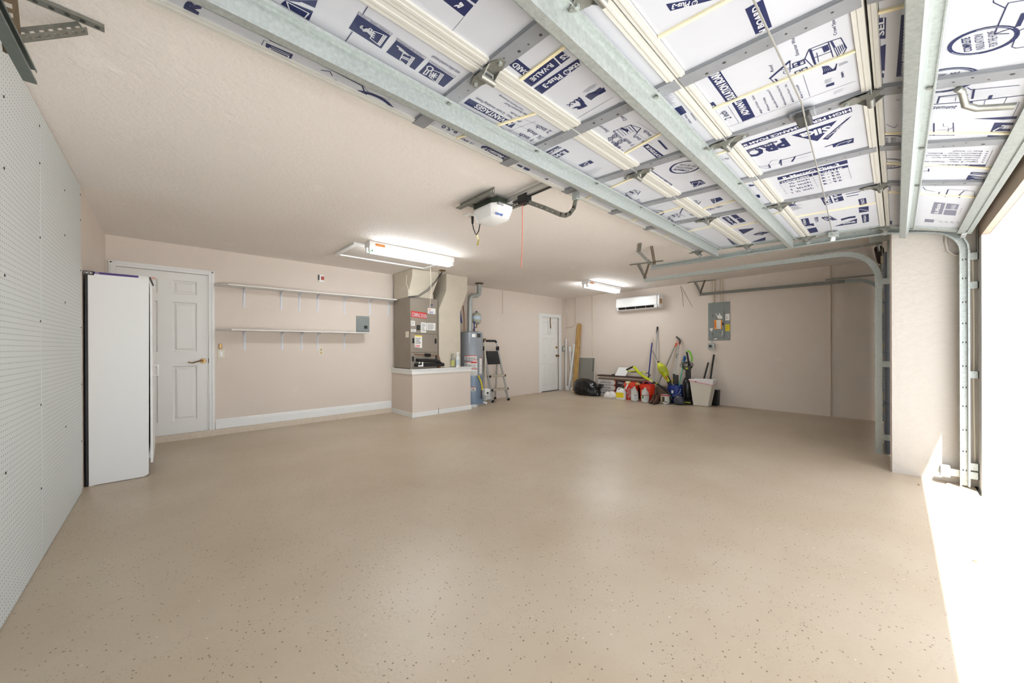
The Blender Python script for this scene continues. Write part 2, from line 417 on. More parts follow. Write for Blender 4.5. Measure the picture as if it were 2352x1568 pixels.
mb.tube([(.335, DY-.045, .98), (.31, DY-.048, .982), (.27, DY-.046, .972), (.235, DY-.042, .958), (.205, DY-.04, .962), (.19, DY-.042, .972)], [.013, .011, .008, .008, .007, .009], 8)
mb.build('lever_handle', MBRASS, d, smooth=50)
MB().box(x1-.006, x1+.002, DY+.004, DY+.013, .95, 1.01).build('latch_plate', MDKGREY, d)
d = sdoor('door_2')
x0, x1, z0, z1 = d2
panel_door(d, x0+.004, x1-.009, z0+.015, z1-.006, DY+.03, [(6.91, 7.12), (7.22, 7.43)], [(.16, .70), (.86, 1.36), (1.46, 1.78)], MDOOR)
casing(d, x0, x1, z0, z1, .085, DY)
MB().box(x0, x1, DY-.01, DY+.07, 0, .014).build('threshold', MDKGREY, d)
MB().box(x1-.008, x1, DY+.022, DY+.05, 0, z1).build('weather_strip', MDKGREY, d)
mb = MB().cyl((7.455, DY+.03, .91), (7.455, DY-.005, .91), .03, .026, 16).cyl((7.455, DY-.005, .91), (7.455, DY-.05, .91), .014, .03, 14)
mb.build('door_knob', MBRASS, d, smooth=50)
MB().cyl((7.455, DY+.03, 1.13), (7.455, DY+.008, 1.13), .03, .026, 16).build('deadbolt', M('polished_brass', (190, 150, 60), rough=.25, metal=.9), d, smooth=50)
hook = MB().box(7.20, 7.225, DY+.018, DY+.03, 1.66, 1.90).box(7.196, 7.229, DY+.008, DY+.02, 1.62, 1.70)
tag(hook.build('latch_hook', MBRASS), 'small brass latch hook hanging at the top of the side door', 'hook')
ch = MB().tube([(7.115, DY+.02, 1.84)] + [(7.155-.04*math.cos(t), DY+.012, 1.52-.06*math.sin(t)) for t in [i*PI/8 for i in range(9)]] + [(7.195, DY+.02, 1.70)], .004, 6)
tag(ch.build('door_chain', MALU), 'thin chain looped on the top panel of the side door', 'chain')

# ------------------------------------------------------------------ ceiling: attic hatch
t = thing('attic_hatch', 'flat white attic hatch with picture-frame trim in the ceiling', 'hatch', (2.37, 4.93, HC))
hx0, hx1, hy0, hy1 = 1.66, 3.06, 4.56, 5.29
MB().box(hx0+.06, hx1-.06, hy0+.06, hy1-.06, HC-.012, HC-.001).build('hatch_panel', M('hatch_paint', (216, 208, 200), rough=.6), t)
for a in ((hx0, hx1, hy0, hy0+.055), (hx0, hx1, hy1-.055, hy1), (hx0, hx0+.055, hy0+.056, hy1-.056), (hx1-.055, hx1, hy0+.056, hy1-.056)):
    MB().box(*a, HC-.028, HC-.001).build('frame_strip', MTRIM, t, bevel=.004)

# ------------------------------------------------------------------ fluorescent lights
def lamp(label, xa, xb, y):
    t = thing('fluorescent_light', label, 'light', ((xa+xb)/2, y, HC), 'fluorescent strip lights on the ceiling')
    prof = [(-.078, HC-.001), (.078, HC-.001), (.078, HC-.062), (.05, HC-.07), (-.05, HC-.07), (-.078, HC-.062)]
    MB().prism([(xa, y+a, b) for a, b in prof], (xb-xa, 0, 0)).build('housing', MWHITE, t)
    for s in (-1, 1):
        MB().cyl((xa+.03, y+s*.042, HC-.105), (xb-.03, y+s*.042, HC-.105), .017, n=14).build('tube', MTUBE, t, smooth=40)
        for xx in (xa, xb-.03):
            MB().box(xx, xx+.03, y+s*.042-.02, y+s*.042+.02, HC-.125, HC-.06).build('lamp_holder', MWHITE, t, bevel=.004)
        MB().cyl((xa+.03, y+s*.042, HC-.105), (xa+.05, y+s*.042, HC-.105), .0178, n=14).build('end_cap', M('green_cap', (50, 140, 80), rough=.5), t)
    MB().box(xa+.07, xa+.19, y-.0792, y-.0782, HC-.05, HC-.02).build('sticker', M('orange_label', (206, 130, 60), rough=.6), t)
lamp('lit fluorescent strip light hung across the attic hatch', 1.78, 3.0, 4.45)
lamp('lit fluorescent strip light nearest the wall air conditioner', 5.95, 7.17, 4.2)
pc = MB().tube([on(988, 606, 'Y', 5.05)+Vector((0,0,0)), on(990, 640, 'Y', 5.05), on(990, 680, 'Y', 5.1), on(987, 708, 'Y', 5.2)], .004, 6)
tag(pc.build('pull_cord', MPVC), 'cream pull cord hanging from the attic hatch', 'cord')

# ------------------------------------------------------------------ pegboard
peg_y = [2.30-1.22, 1.98, 3.19, 4.46]
for i, (a, b) in enumerate([(-.2, .74), (.745, 1.96), (1.965, 3.185), (3.19, 4.455)]):
    lab = ['white pegboard sheet at the wide-door end of the wall', 'second white pegboard sheet in from the wide door', 'white pegboard sheet one seam away from the tall cabinet', 'white pegboard sheet ending next to the tall cabinet'][i]
    o = MB().box(X0+.002, X0+.010, a+.003, b-.003, .004, HC-.012)
    t = thing('pegboard_sheet', lab, 'pegboard', (X0, (a+b)/2, 0), 'pegboard sheets on the left wall')
    o.build('sheet', MPEG, t)
    for z in (.35, .8, 1.25, 1.7, 2.1, 2.3):
        MB().cyl((X0+.010, b-.018, z+.02*i), (X0+.0125, b-.018, z+.02*i), .006, n=8).build('screw', MDKGREY, t)
    for z in (.62, 1.45, 1.9, 2.2): MB().cyl((X0+.010, (a+b)/2, z), (X0+.0125, (a+b)/2, z), .006, n=8).build('screw', MDKGREY, t)

# ------------------------------------------------------------------ tall cabinet
t = thing('tall_cabinet', 'tall narrow white cabinet with a purple label strip on top', 'cabinet', (-.3, 5.0, 0))
cx0, cx1, cy0, cy1, cz = X0+.030, -.125, 4.60, 5.38, 1.765
# side panel with chipped bottom corner
side = [(cx0, cy0, .0), (cx0+.05, cy0, .004), (cx1-.03, cy0, .004), (cx1-.012, cy0, .012), (cx1, cy0, .025), (cx1+.008, cy0, cz), (cx0, cy0, cz)]
MB().prism(side, (0, .016, 0)).build('side_panel', MWHITE, t)
MB().box(cx0, cx1, cy1-.016, cy1, 0, cz).build('side_panel', MWHITE, t)
MB().box(cx0-.016, cx0-.001, cy0-.002, cy1, 0, cz).build('back_panel', MBLACK, t)
MB().box(cx0, cx1, cy0+.017, cy1-.017, cz-.016, cz).build('top_board', MWHITE, t)
MB().box(cx0, cx1-.01, cy0+.017, cy1-.017, .10, .116).build('bottom_board', MWHITE, t)
dr = MB().box(cx1+.012, cx1+.028, cy0+.004, cy1, .118, cz-.02).build('door', MWHITE, t, bevel=.002)
h0 = on(350, 838, 'Y', 4.66); h1 = on(363, 862, 'Y', 4.66)
MB().tube([(cx1+.028, 4.66, h0.z), (h1.x, 4.66, h0.z), (h1.x, 4.66, h1.z), (cx1+.028, 4.66, h1.z)], .006, 8).build('handle', MWHITE, dr, smooth=60)
pz = cz+.001
def cabtop(x, y): return on(x, y, 'Y', cy0-.002)
MPUR = M('purple_label', (74, 50, 120), rough=.45)
q = MB().box(cx0-.016, cx1+.012, cy0-.002, cy0+.10, cz, cz+.018)
lab = q.build('label_strip', MPUR, t)
ik = Ink(lambda x, y: on(x, y, 'Y', cy0-.002), (0, -1, 0))
ik.quad('black_plastic', [(190, 620.6), (216, 623), (216, 632), (190, 629.6)]); ik.quad('sticker_white', [(318, 633), (345, 636), (346, 642), (318, 640)])
ik.text('sticker_white', '18.24.1', (212, 624.5), (192, 622.8), (212, 629.5), .02); ik.text('sticker_white', 'TO', (229, 626), (219, 625), (229, 631), .02)
ik.text('orange_plastic', 'HEAVY', (357, 637), (342, 635.5), (357, 641), .02)
ik.flush(lab)
MB().bar((cx1+.012, cy0-.004, cz+.015), (cx1+.035, cy0-.004, cz-.06), .006, .012).build('loose_edging', MDKGREY, t)

# ------------------------------------------------------------------ wall shelves and brackets
def shelf(label, x0, x1, z, depth, bx, cut):
    t = thing('wall_shelf', label, 'shelf', (x0, DY, z), 'long white shelves on the back wall')
    poly = [(x0, DY-.001, z), (x0, DY-depth*.3, z), (x0+cut, DY-depth, z), (x1, DY-depth, z), (x1, DY-.001, z)]
    MB().prism(poly, (0, 0, .018)).build('board', MWIRE, t, bevel=.002)
    src = None
    for x in bx:
        if src is None:
            mb = MB().box(x-.012, x+.012, DY-.005, DY-.001, z-.26, z-.001).box(x-.012, x+.012, DY-depth*.8, DY-.005, z-.005, z-.001)
            mb.prism([(x-.003, DY-.005, z-.25), (x-.003, DY-.010, z-.25), (x-.003, DY-.018, z-.06), (x-.003, DY-.05, z-.020), (x-.003, DY-depth*.75, z-.010), (x-.003, DY-depth*.75, z-.005), (x-.003, DY-.005, z-.005)], (.006, 0, 0))
            src = mb.build('bracket', M('bracket_white', (226, 228, 234), rough=.4), t); bx0 = x
        else: inst(src, t, (x-bx0, 0, 0))
shelf('upper white wall shelf running to the air handler, on seven brackets', .452, 2.872, 1.955, .245, [.765, 1.202, 1.438, 1.688, 2.082, 2.50, 2.83], .12)
shelf('lower white wall shelf ending at the small grey breaker panel, on five brackets', .465, 2.41, 1.372, .245, [.769, 1.211, 1.464, 1.686, 2.08], .14)

# ------------------------------------------------------------------ small fittings on the back wall
t = thing('small_breaker_box', 'small square grey breaker panel above the lower shelf end', 'breaker panel', (2.38, DY, 1.4))
MB().box(2.271, 2.487, DY-.012, DY-.001, 1.40, 1.668).build('cover', MPANEL, t, bevel=.003)
MB().box(2.398, 2.452, DY-.016, DY-.012, 1.46, 1.51).build('breaker', MBLACK, t)
for x in (2.295, 2.463): MB().cyl((x, DY-.012, 1.645), (x, DY-.015, 1.645), .006, n=8).build('screw', MALU, t)
t = thing('light_switch', 'cream rocker light switch beside the door casing', 'switch', (.517, DY, 1.06))
MB().box(.48, .555, DY-.007, DY-.001, 1.008, 1.124).build('plate', MPVC, t, bevel=.003)
MB().box(.501, .534, DY-.011, DY-.007, 1.034, 1.098).build('rocker', MWHITE, t, bevel=.002)
tag(MB().box(.495, .525, DY-.02, DY-.001, 1.135, 1.20).build('door_bell_button', MBRASS, bevel=.003), 'small brass wall button just above the rocker switch', 'button')
t = thing('wall_outlet', 'cream duplex outlet below the lower shelf', 'outlet', (1.735, DY, 1.09))
MB().box(1.70, 1.77, DY-.006, DY-.001, 1.03, 1.147).build('plate', MPVC, t, bevel=.002)
for z in (1.063, 1.113): MB().box(1.722, 1.748, DY-.008, DY-.006, z-.014, z+.014).build('socket', M('outlet_almond', (196, 160, 110), rough=.5), t)
t = thing('heat_detector', 'small white alarm box with a red button high above the shelves', 'alarm', (1.74, DY, 2.22))
MB().box(1.705, 1.775, DY-.02, DY-.001, 2.16, 2.275).build('box', MWHITE, t, bevel=.003)
MB().box(1.735, 1.775, DY-.03, DY-.02, 2.195, 2.25).build('button', M('alarm_red', (176, 70, 52), rough=.5), t)
MB().box(1.695, 1.712, DY-.022, DY-.001, 2.19, 2.27).build('side_cap', MDKGREY, t)

# ------------------------------------------------------------------ equipment platform
PZ = .785
t = thing('equipment_platform', 'low beige boxed platform with white cap and base molding', 'platform', (3.48, 5.77, 0))
px0, px1, py0, py1 = 2.885, 4.06, 5.405, DY-.001
MB().box(px0, px1, py0, py1, .0, PZ-.02).build('body', MW, t)
MB().box(px0-.022, px1+.022, py0-.022, py1, PZ-.02, PZ).build('top_board', MTRIM, t, bevel=.003)
MB().box(px0-.012, px1+.012, py0-.012, py1, PZ-.085, PZ-.02).build('cap_molding', MTRIM, t, bevel=.003)
MB().box(px0-.012, px1+.012, py0-.012, py1, 0, .075).build('base_molding', MTRIM, t, bevel=.003)
MB().box(3.365, 3.372, py0-.0128, py0-.012, 0, .11).build('joint', MDKGREY, t)

# ------------------------------------------------------------------ air handler
ax0, ax1, ay0, ay1, az1 = 2.895, 3.405, 5.47, 6.07, 1.975
t = thing('air_handler', 'tall taupe steel air handler cabinet standing on the platform', 'air handler', (3.15, 5.77, PZ))
MB().box(ax0, ax1, ay0+.012, ay1, PZ+.001, az1).build('cabinet', MAHU, t, bevel=.004)
yf = ay0
fp = {}
for nm, (a, b, c, e) in {'upper': (ax0+.004, ax1-.004, 1.375, az1-.004), 'middle': (ax0+.004, ax1-.004, 1.060, 1.367), 'lower': (ax0+.004, ax1-.004, PZ+.03, 1.052)}.items():
    fp[nm] = MB().box(a, b, yf, yf+.0115, c, e).build('access_panel', MAHU, t, bevel=.003)
def fa(x, y): return on(x, y, 'Y', yf)
A = Ink(fa, (0, -1, 0), .001)
A.quad('ink_red', [(944.5, 713.5), (980, 718.5), (979.5, 732), (944, 727.5)])
A.text('white_ink', 'COMING SOON', (945.5, 725.5), (979, 730.5), (945.7, 716.5), .02, lay=2)
A.quad('sticker_white', [(982.5, 707), (1000.5, 708.5), (1000, 721.5), (982.5, 719.5)])
A.text('orange_plastic', 'A1', (984, 713), (989, 713.5), (984, 708.5), .03, lay=2)
rows(A, 'ink_blue', [(985, 714.5), (999, 715.5), (999, 720.5), (985, 719)], 3)
for qd, n in (([(944, 736), (953, 737), (953, 748), (944, 747.5)], 5), ([(944, 755.5), (955.5, 756), (955, 762), (944, 761.5)], 3), ([(967, 740), (979, 741), (978.5, 764), (966.5, 763)], 8), ([(980, 741.5), (1000.3, 742), (1000, 759), (979.7, 757.5)], 7)):
    A.quad('sticker_white', qd)
    s = [Vector(p) for p in qd]; cc = sum(s, Vector((0, 0)))/4
    rows(A, 'ink_dark', [tuple(cc+(p-cc)*.82) for p in s], n, .35)
A.flush(fp['upper'], {'sticker_white': 'sticker'})
ov = MB(); c = fa(991.5, 701.5)
ov.add([(c.x+.036*math.cos(i*PI/12), yf-.004, c.z+.016*math.sin(i*PI/12)) for i in range(24)] + [(c.x+.036*math.cos(i*PI/12), yf, c.z+.016*math.sin(i*PI/12)) for i in range(24)], [tuple(range(24))] + [(i, (i+1) % 24, 24+(i+1) % 24, 24+i) for i in range(24)])
em = ov.build('oval_emblem', MNAVY, fp['upper'])
B = Ink(lambda x, y: on(x, y, 'Y', yf-.004), (0, -1, 0), .0008)
B.text('white_ink', 'Carrier', (986.5, 702.6), (996.8, 703.3), (986.5, 700.2), .02, lay=1); B.flush(fp['upper'])
A.quad('sticker_white', [(952.5, 770), (969.5, 770.5), (969.3, 799), (952.5, 797)]).quad('yellow_print', [(953, 770), (969.5, 770.7), (969.5, 773), (953, 772.2)], lay=1)
rows(A, 'ink_dark', [(954, 775), (968, 776), (968, 790), (954, 789)], 7, .4); rows(A, 'ink_red', [(954, 791), (968, 792), (968, 798), (954, 796)], 2, .5)
A.flush(fp['middle'], {'sticker_white': 'sticker'})
def grip(px, par):
    c = fa(*px)
    MB().box(c.x-.017, c.x+.017, yf-.012, yf, c.z-.042, c.z+.042).build('grip', MBLACK, par, bevel=.01)
grip((949, 782), fp['middle']); grip((1000, 783), fp['middle']); grip((948, 824), fp['lower']); grip((1001.5, 820), fp['lower'])
c = fa(960.5, 752); MB().box(c.x-.032, c.x+.032, yf-.02, yf, c.z-.04, c.z+.04).build('sight_port', MBLACK, fp['upper'], bevel=.012)
MB().box(c.x-.015, c.x+.015, yf-.0215, yf-.02, c.z-.022, c.z+.022).build('port_window', MDKGREY, fp['upper'])
c = on(935.5, 768, 'X', ax0)
MB().box(ax0-.006, ax0, c.y-.05, c.y+.05, c.z-.05, c.z+.05).build('side_plate', MPVC, t, bevel=.002)
MB().box(ax0-.002, ax0-.0, ay0+.02, ay1-.01, PZ, PZ+.012).build('base_seal', MBLACK, t)

# insulated refrigerant lines and PVC drain at the foot of the air handler
t = thing('refrigerant_lines', 'pair of black foam-insulated refrigerant pipes before the air handler', 'pipe', (3.15, 5.44, PZ))
def fq(x, y, Y=5.425): return on(x, y, 'Y', Y)
MB().tube([fq(957, 826), fq(960, 827), fq(1000, 828.5), fq(1008, 830.5, 5.43), fq(1013, 835, 5.44)], .026, 12).build('upper_pipe', MBLKM, t, smooth=60)
MB().tube([fq(953, 838), fq(956, 838), fq(1005, 837), fq(1019, 837)], .029, 12).build('lower_pipe', MBLKM, t, smooth=60)
MB().tube([fq(951, 813, 5.45), fq(975, 815, 5.45), fq(1007, 816, 5.45), fq(1010, 822, 5.45), fq(1011, 829, 5.44)], .006, 8).build('copper_line', MCOPPER, t, smooth=60)
MB().cyl(fq(977, 815, 5.43), fq(988, 815.5, 5.43), .028, n=14).build('filter_drier', MBLACK, t, smooth=40)
MB().cyl(fq(1008, 842, 5.42), fq(1012, 842, 5.42), .012, n=10).build('copper_stub', MCOPPER, t)
t = thing('drain_trap', 'white plastic drain elbow in front of the black pipes', 'drain pipe', (3.0, 5.38, PZ))
MB().tube([fq(961, 840, 5.375), fq(971, 840, 5.375)], .013, 10).build('run', MWHITE, t, smooth=50)
MB().tube([fq(970.5, 841.5, 5.375), fq(970.5, 831, 5.375)], .013, 10).build('riser', MWHITE, t, smooth=50)
MB().cyl(fq(962, 833, 5.385), fq(964.5, 833, 5.385), .015, n=12).build('cap', MWHITE, t)

# supply plenum above the cabinet and boxed return duct beside it
def ring4(x0, x1, y0, y1, z): return [(x0, y0, z), (x1, y0, z), (x1, y1, z), (x0, y1, z)]
t = MB().loft([ring4(2.90, 3.36, 5.53, 6.08, az1+.001), ring4(2.895, 3.345, 5.52, 6.08, 2.08), ring4(2.905, 3.39, 5.43, 6.09, 2.30), ring4(2.905, 3.40, 5.42, 6.10, HC-.002)]).build('supply_plenum', MDUCT, bevel=.006)
tag(t, 'pale painted supply duct box between air handler and ceiling', 'duct')
t = MB().loft([ring4(3.435, 3.885, 5.47, 6.10, PZ+.001), ring4(3.435, 3.885, 5.47, 6.10, 1.80), ring4(3.565, 4.02, 5.44, 6.12, 2.14), ring4(3.565, 4.02, 5.43, 6.12, HC-.002)]).build('return_duct', MDUCT, bevel=.006)
tag(t, 'tall pale boxed return duct with an offset near the ceiling', 'duct')
mb = MB().tube([on(938, 681, 'Y', 5.46), on(960, 679, 'Y', 5.44), on(980, 666, 'Y', 5.40), on(1000, 645, 'Y', 5.35), on(1015, 624, 'Y', 5.33)], .006, 8).tube([on(938, 682, 'Y', 5.455), on(962, 681, 'Y', 5.43), on(984, 667, 'Y', 5.38), on(1002, 646, 'Y', 5.33), on(1016, 625, 'Y', 5.315)], .006, 8)
tag(mb.build('electrical_cable', MDKGREY, smooth=60), 'grey cable pair looping from the ceiling to the air handler top', 'cable')
cb = on(1016, 622, 'Z', HC-.01)
tag(MB().cyl((cb.x, cb.y, HC-.001), (cb.x, cb.y, HC-.012), .06, .05, 16).build('ceiling_grommet', MBRASS), 'brown round patch where the cable enters the ceiling', 'grommet')
mb = MB().tube([on(934, 632, 'X', 2.88), on(933, 650, 'X', 2.875), on(938, 665, 'Y', 5.45), on(938, 680, 'Y', 5.455)], .004, 6)
tag(mb.build('thermostat_wire', MPVC, smooth=60), 'thin pale wire on the side of the supply duct', 'wire')

# spray bottles on the platform
def spray(label, px, h, mat, labmat):
    p = on(*px, 'Z', PZ+.001)
    p = Vector((px[2] if len(px) > 2 else p.x, p.y, PZ+.001))
def spray_bottle(label, x, y, h, mat, lc, head):
    t = thing('spray_bottle', label, 'bottle', (x, y, PZ), 'spray bottles on the platform')
    MB().lathe([(.0, 0), (.034, .001), (.036, .01), (.036, h*.55), (.030, h*.66), (.014, h*.76), (.013, h*.80)], (x, y, PZ+.001), 18, 1, .75).build('bottle', mat, t, smooth=50)
    MB().lathe([(.0366, h*.10), (.0366, h*.50)], (x, y, PZ+.001), 18, 1, .75, cap=False).build('label', lc, t, smooth=50)
    mb = MB().cyl((x, y, PZ+h*.80), (x, y, PZ+h*.88), .014, .012, 10)
    mb.hexa([(x-.03, y-.012, PZ+h*.88), (x+.022, y-.012, PZ+h*.88), (x+.022, y+.012, PZ+h*.88), (x-.03, y+.012, PZ+h*.88), (x-.02, y-.01, PZ+h), (x+.03, y-.01, PZ+h*.99), (x+.03, y+.01, PZ+h*.99), (x-.02, y+.01, PZ+h)])
    mb.bar((x-.018, y, PZ+h*.87), (x-.03, y, PZ+h*.72), .008, .008)
    mb.build('trigger_head', head, t, bevel=.003)
MCLEAR = M('clear_plastic', (222, 222, 214), rough=.15, trans=.7)
spray_bottle('clear spray bottle with a yellow-green label on the platform', 3.69, 5.432, .245, MCLEAR, M('label_olive', (190, 190, 110), rough=.5), MCLEAR)
spray_bottle('white spray bottle with a blue and green label on the platform', 3.795, 5.430, .27, MWHITE, M('label_pale_blue', (200, 214, 222), rough=.5), MWHITE)

# ------------------------------------------------------------------ water heater
wx, wy, wr = 4.375, 5.80, .232
t = thing('water_heater', 'grey upright tank water heater behind the platform', 'water heater', (wx, wy, 0))
MB().lathe([(wr+.05, 0), (wr+.05, .05), (wr+.045, .05), (wr+.02, .012), (0, .012)], (wx, wy, 0.0), 32, cap=False).build('drain_pan', MALU, t, smooth=40)
MB().lathe([(0, .014), (wr, .016), (wr, .58)], (wx, wy, 0), 40, cap=False).build('lower_jacket', MTANKB, t, smooth=40)
MB().lathe([(wr, .58), (wr, 1.40), (wr-.012, 1.435), (wr-.06, 1.45), (0, 1.452)], (wx, wy, 0), 40, cap=False).build('upper_jacket', MTANK, t, smooth=40)
def wrap(px0, px1, z0, z1, col, name='sticker', dr=.0015):
    a0 = math.atan2(*reversed([on(px0, 800, 'Y', wy-wr)[0]-wx, -wr*1.0]))
    x_a = max(-.98, min(.98, (on(px0, 800, 'Y', wy-wr*.7)[0]-wx)/wr)); x_b = max(-.98, min(.98, (on(px1, 800, 'Y', wy-wr*.7)[0]-wx)/wr))
    vs = []; fs = []
    for i in range(7):
        s_ = x_a+(x_b-x_a)*i/6; c_ = math.sqrt(1-s_*s_); r = wr+dr
        vs += [(wx+r*s_, wy-r*c_, z0), (wx+r*s_, wy-r*c_, z1)]
        if i: fs.append((2*i-2, 2*i, 2*i+1, 2*i-1))
    return MB().add(vs, fs).build(name, col, t)
for z0, z1, a, b in ((.90, .985, 1073, 1090), (.74, .865, 1073, 1090), (.60, .735, 1074, 1091), (.62, .94, 1096, 1103), (.30, .38, 1080, 1088), (.70, .90, 1083, 1091)):
    st = wrap(a, b, z0, z1, MPAPER)
    wrap(a, b, z1-.012, z1, MREDINK, 'print', .0022)
    for k in range(3): wrap(a+1.5, b-2, z0+.012+k*(z1-z0-.03)/4, z0+.018+k*(z1-z0-.03)/4, MINK, 'print', .0022)
wrap(1080, 1090, .835, .865, MREDINK, 'sticker', .003)
wrap(1082, 1097, 1.335, 1.40, MALU, 'badge'); wrap(1091, 1099, 1.33, 1.41, MDKGREY, 'badge', .003)
MB().cyl((4.345, wy, 1.45), (4.345, wy, 2.06), .05, n=20).build('flue_pipe', MGALV, t, smooth=40)
MB().tube([(4.345, wy, 2.05), (4.355, wy, 2.12), (4.40, wy-.005, 2.165), (4.50, wy-.01, 2.175), (4.56, wy-.01, 2.21), (4.575, wy-.01, 2.27), (4.575, wy-.01, HC-.004)], .05, 18).build('flue_elbow', MGALV, t, smooth=40)
MB().lathe([(.052, -.03), (.085, -.012), (.09, -.002), (.052, -.002)], (4.575, wy-.01, HC), 24, cap=False).build('ceiling_collar', MRUST, t, smooth=40)
MB().box(wx+.10, wx+.22, wy-wr-.085, wy-wr+.02, .20, .33).build('gas_valve', MWHITE, t, bevel=.012)
MB().cyl((wx+.15, wy-wr-.086, .25), (wx+.15, wy-wr-.10, .25), .022, n=12).build('dial', MDKGREY, t)
MB().tube([(wx-.03, wy-wr-.03, .60), (wx+.02, wy-wr-.05, .48), (wx+.05, wy-wr-.05, .36), (wx+.04, wy-wr-.05, .31)], .013, 8).build('gas_hose', MYEL, t, smooth=60)
MB().cyl((wx+.03, wy-wr-.05, .31), (wx+.03, wy-wr-.05, .14), .012, n=10).build('drip_leg', MDKGREY, t)
MB().cyl((wx+.14, wy-wr-.06, .20), (wx+.14, wy-wr-.06, .15), .015, .022, 10).build('thermocouple', MALU, t)
MB().box(wx-.02, wx+.12, wy-wr-.004, wy-wr+.03, .03, .18).build('burner_door', MTANKB, t, bevel=.003)
MB().cyl((wx+.12, wy-wr-.09, .06), (wx+.12, wy-wr+.03, .06), .022, n=12).build('drain_valve', MWHITE, t)
t2 = thing('expansion_tank', 'small pale grey expansion tank beside the flue pipe', 'tank', (4.55, 5.83, 1.6))
MB().lathe([(0, 0), (.05, .01), (.085, .04), (.092, .08), (.092, .17), (.085, .21), (.05, .24), (0, .25)], (4.545, 5.84, 1.60), 24).build('tank', M('tank_putty', (176, 176, 160), rough=.4), t2, smooth=50)
MB().lathe([(.0928, .10), (.0928, .17)], (4.545, 5.84, 1.60), 24, cap=False).build('label', M('label_blue_white', (190, 206, 222), rough=.5), t2, smooth=50)
MB().cyl((4.545, 5.84, 1.85), (4.545, 5.84, 1.87), .02, n=12).build('cap', MBLUE, t2)
MB().tube([(4.545, 5.84, 1.60), (4.545, 5.84, 1.545), (4.50, 5.84, 1.54), (4.47, 5.84, 1.50), (4.47, 5.84, 1.44)], .012, 8).build('fitting', MBRASS, t2, smooth=50)
MB().cyl((4.455, 5.80, 1.45), (4.455, 5.80, 1.66), .012, n=10).build('cold_pipe', MBLUE, t2)
tag(MB().tube([(4.24, 5.85, 1.46), (4.24, 5.85, 1.78), (4.235, 5.87, 1.95), (4.23, 5.9, 1.96)], .009, 8).build('water_pipe', MCOPPER, smooth=60), 'copper water pipe rising beside the flue', 'pipe')
tag(MB().tube([(4.20, 5.88, 1.62), (4.195, 5.9, 1.75), (4.18, 5.93, 1.95)], .014, 8).build('supply_hose', MBLUE, smooth=60), 'dark blue water supply tube behind the return duct', 'hose')
mb = MB().tube([(4.62, 5.74, 1.30), (4.69, 5.74, 1.31), (4.69, 5.74, 1.27)], .014, 8)
t2 = thing('relief_pipe', 'thin cream relief pipe running down beside the water heater', 'pipe', (4.69, 5.74, 0))
mb.build('brass_elbow', MBRASS, t2, smooth=50)
MB().cyl((4.69, 5.74, .055), (4.675, 5.74, 1.275), .014, n=10).build('pipe', MPVC, t2, smooth=50)

# ------------------------------------------------------------------ step ladder
t = thing('step_ladder', 'folded-out aluminium step ladder with black top tray and handle', 'ladder', (5.08, 5.85, 0))
yF, yB = 5.74, 6.10
def yl(z): return yF + (yB-.06-yF)*z/1.25*.72
FL = lambda z: Vector((4.875-.0*z+(-.075)*z/1.25, yl(z), z)); FR = lambda z: Vector((5.32-.15*z/1.25, yl(z), z))
for fn in (FL, FR):
    MB().bar(fn(.03), fn(1.16), .022, .045, (1, 0, 0)).build('front_rail', MALU, t, bevel=.004)
    MB().box(*(v for pr in ((fn(0).x-.022, fn(0).x+.022), (yF-.025, yF+.025), (0, .05)) for v in pr)).build('foot', MBLKM, t, bevel=.005)
for x0_, x1_ in ((4.86, 4.83), (5.24, 5.20)):
    MB().bar((x0_, yB-.02, .03), (x1_, yl(1.0)+.03, 1.02), .018, .03, (1, 0, 0)).build('rear_rail', MALU, t, bevel=.003)
    MB().box(x0_-.018, x0_+.018, yB-.04, yB, 0, .045).build('foot', MBLKM, t, bevel=.004)
for z in (.255, .535):
    a, b = FL(z), FR(z)
    MB().box(a.x-.005, b.x+.005, a.y-.07, a.y+.05, z-.018, z+.018).build('tread', M('ladder_tread', (186, 178, 158), rough=.5, metal=.2), t, bevel=.006)
    for c in (a, b): MB().box(c.x-.016, c.x+.016, c.y-.072, c.y-.045, z-.022, z+.022).build('end_cap', MBLACK, t, bevel=.003)
MB().hexa([FL(.78)+Vector((.03, -.03, 0)), FR(.78)+Vector((-.03, -.03, 0)), FR(.78)+Vector((-.03, .0, 0)), FL(.78)+Vector((.03, 0, 0)), FL(1.06)+Vector((.03, -.03, 0)), FR(1.06)+Vector((-.03, -.03, 0)), FR(1.06)+Vector((-.03, 0, 0)), FL(1.06)+Vector((.03, 0, 0))]).build('top_tray', MBLACK, t, bevel=.008)
a, b = FL(1.16), FR(1.16)
for c in (FL(1.12), FR(1.12)): MB().box(c.x-.025, c.x+.025, c.y-.03, c.y+.03, 1.07, 1.16).build('hinge_block', MBLACK, t, bevel=.006)
MB().tube([a, a+Vector((.003, .02, .08)), a+Vector((.03, .03, .115)), b+Vector((-.03, .03, .115)), b+Vector((-.003, .02, .08)), b], .014, 10).build('handle_bow', MALU, t, smooth=60)
MB().tube([a+Vector((.0, .022, .085)), a+Vector((.03, .03, .117)), b+Vector((-.03, .03, .117)), b+Vector((.0, .022, .085))], .024, 12).build('hand_grip', MBLACK, t, smooth=60)
for s, c in ((1, FL(.255)), (-1, FR(.255))): MB().bar(c+Vector((s*.09, -.03, -.01)), c+Vector((0, 0, -.10)), .008, .012).build('brace', MALU, t)
MB().bar((4.86, yB-.025, .17), (5.24, yB-.025, .17), .012, .03).build('rear_bar', MALU, t)

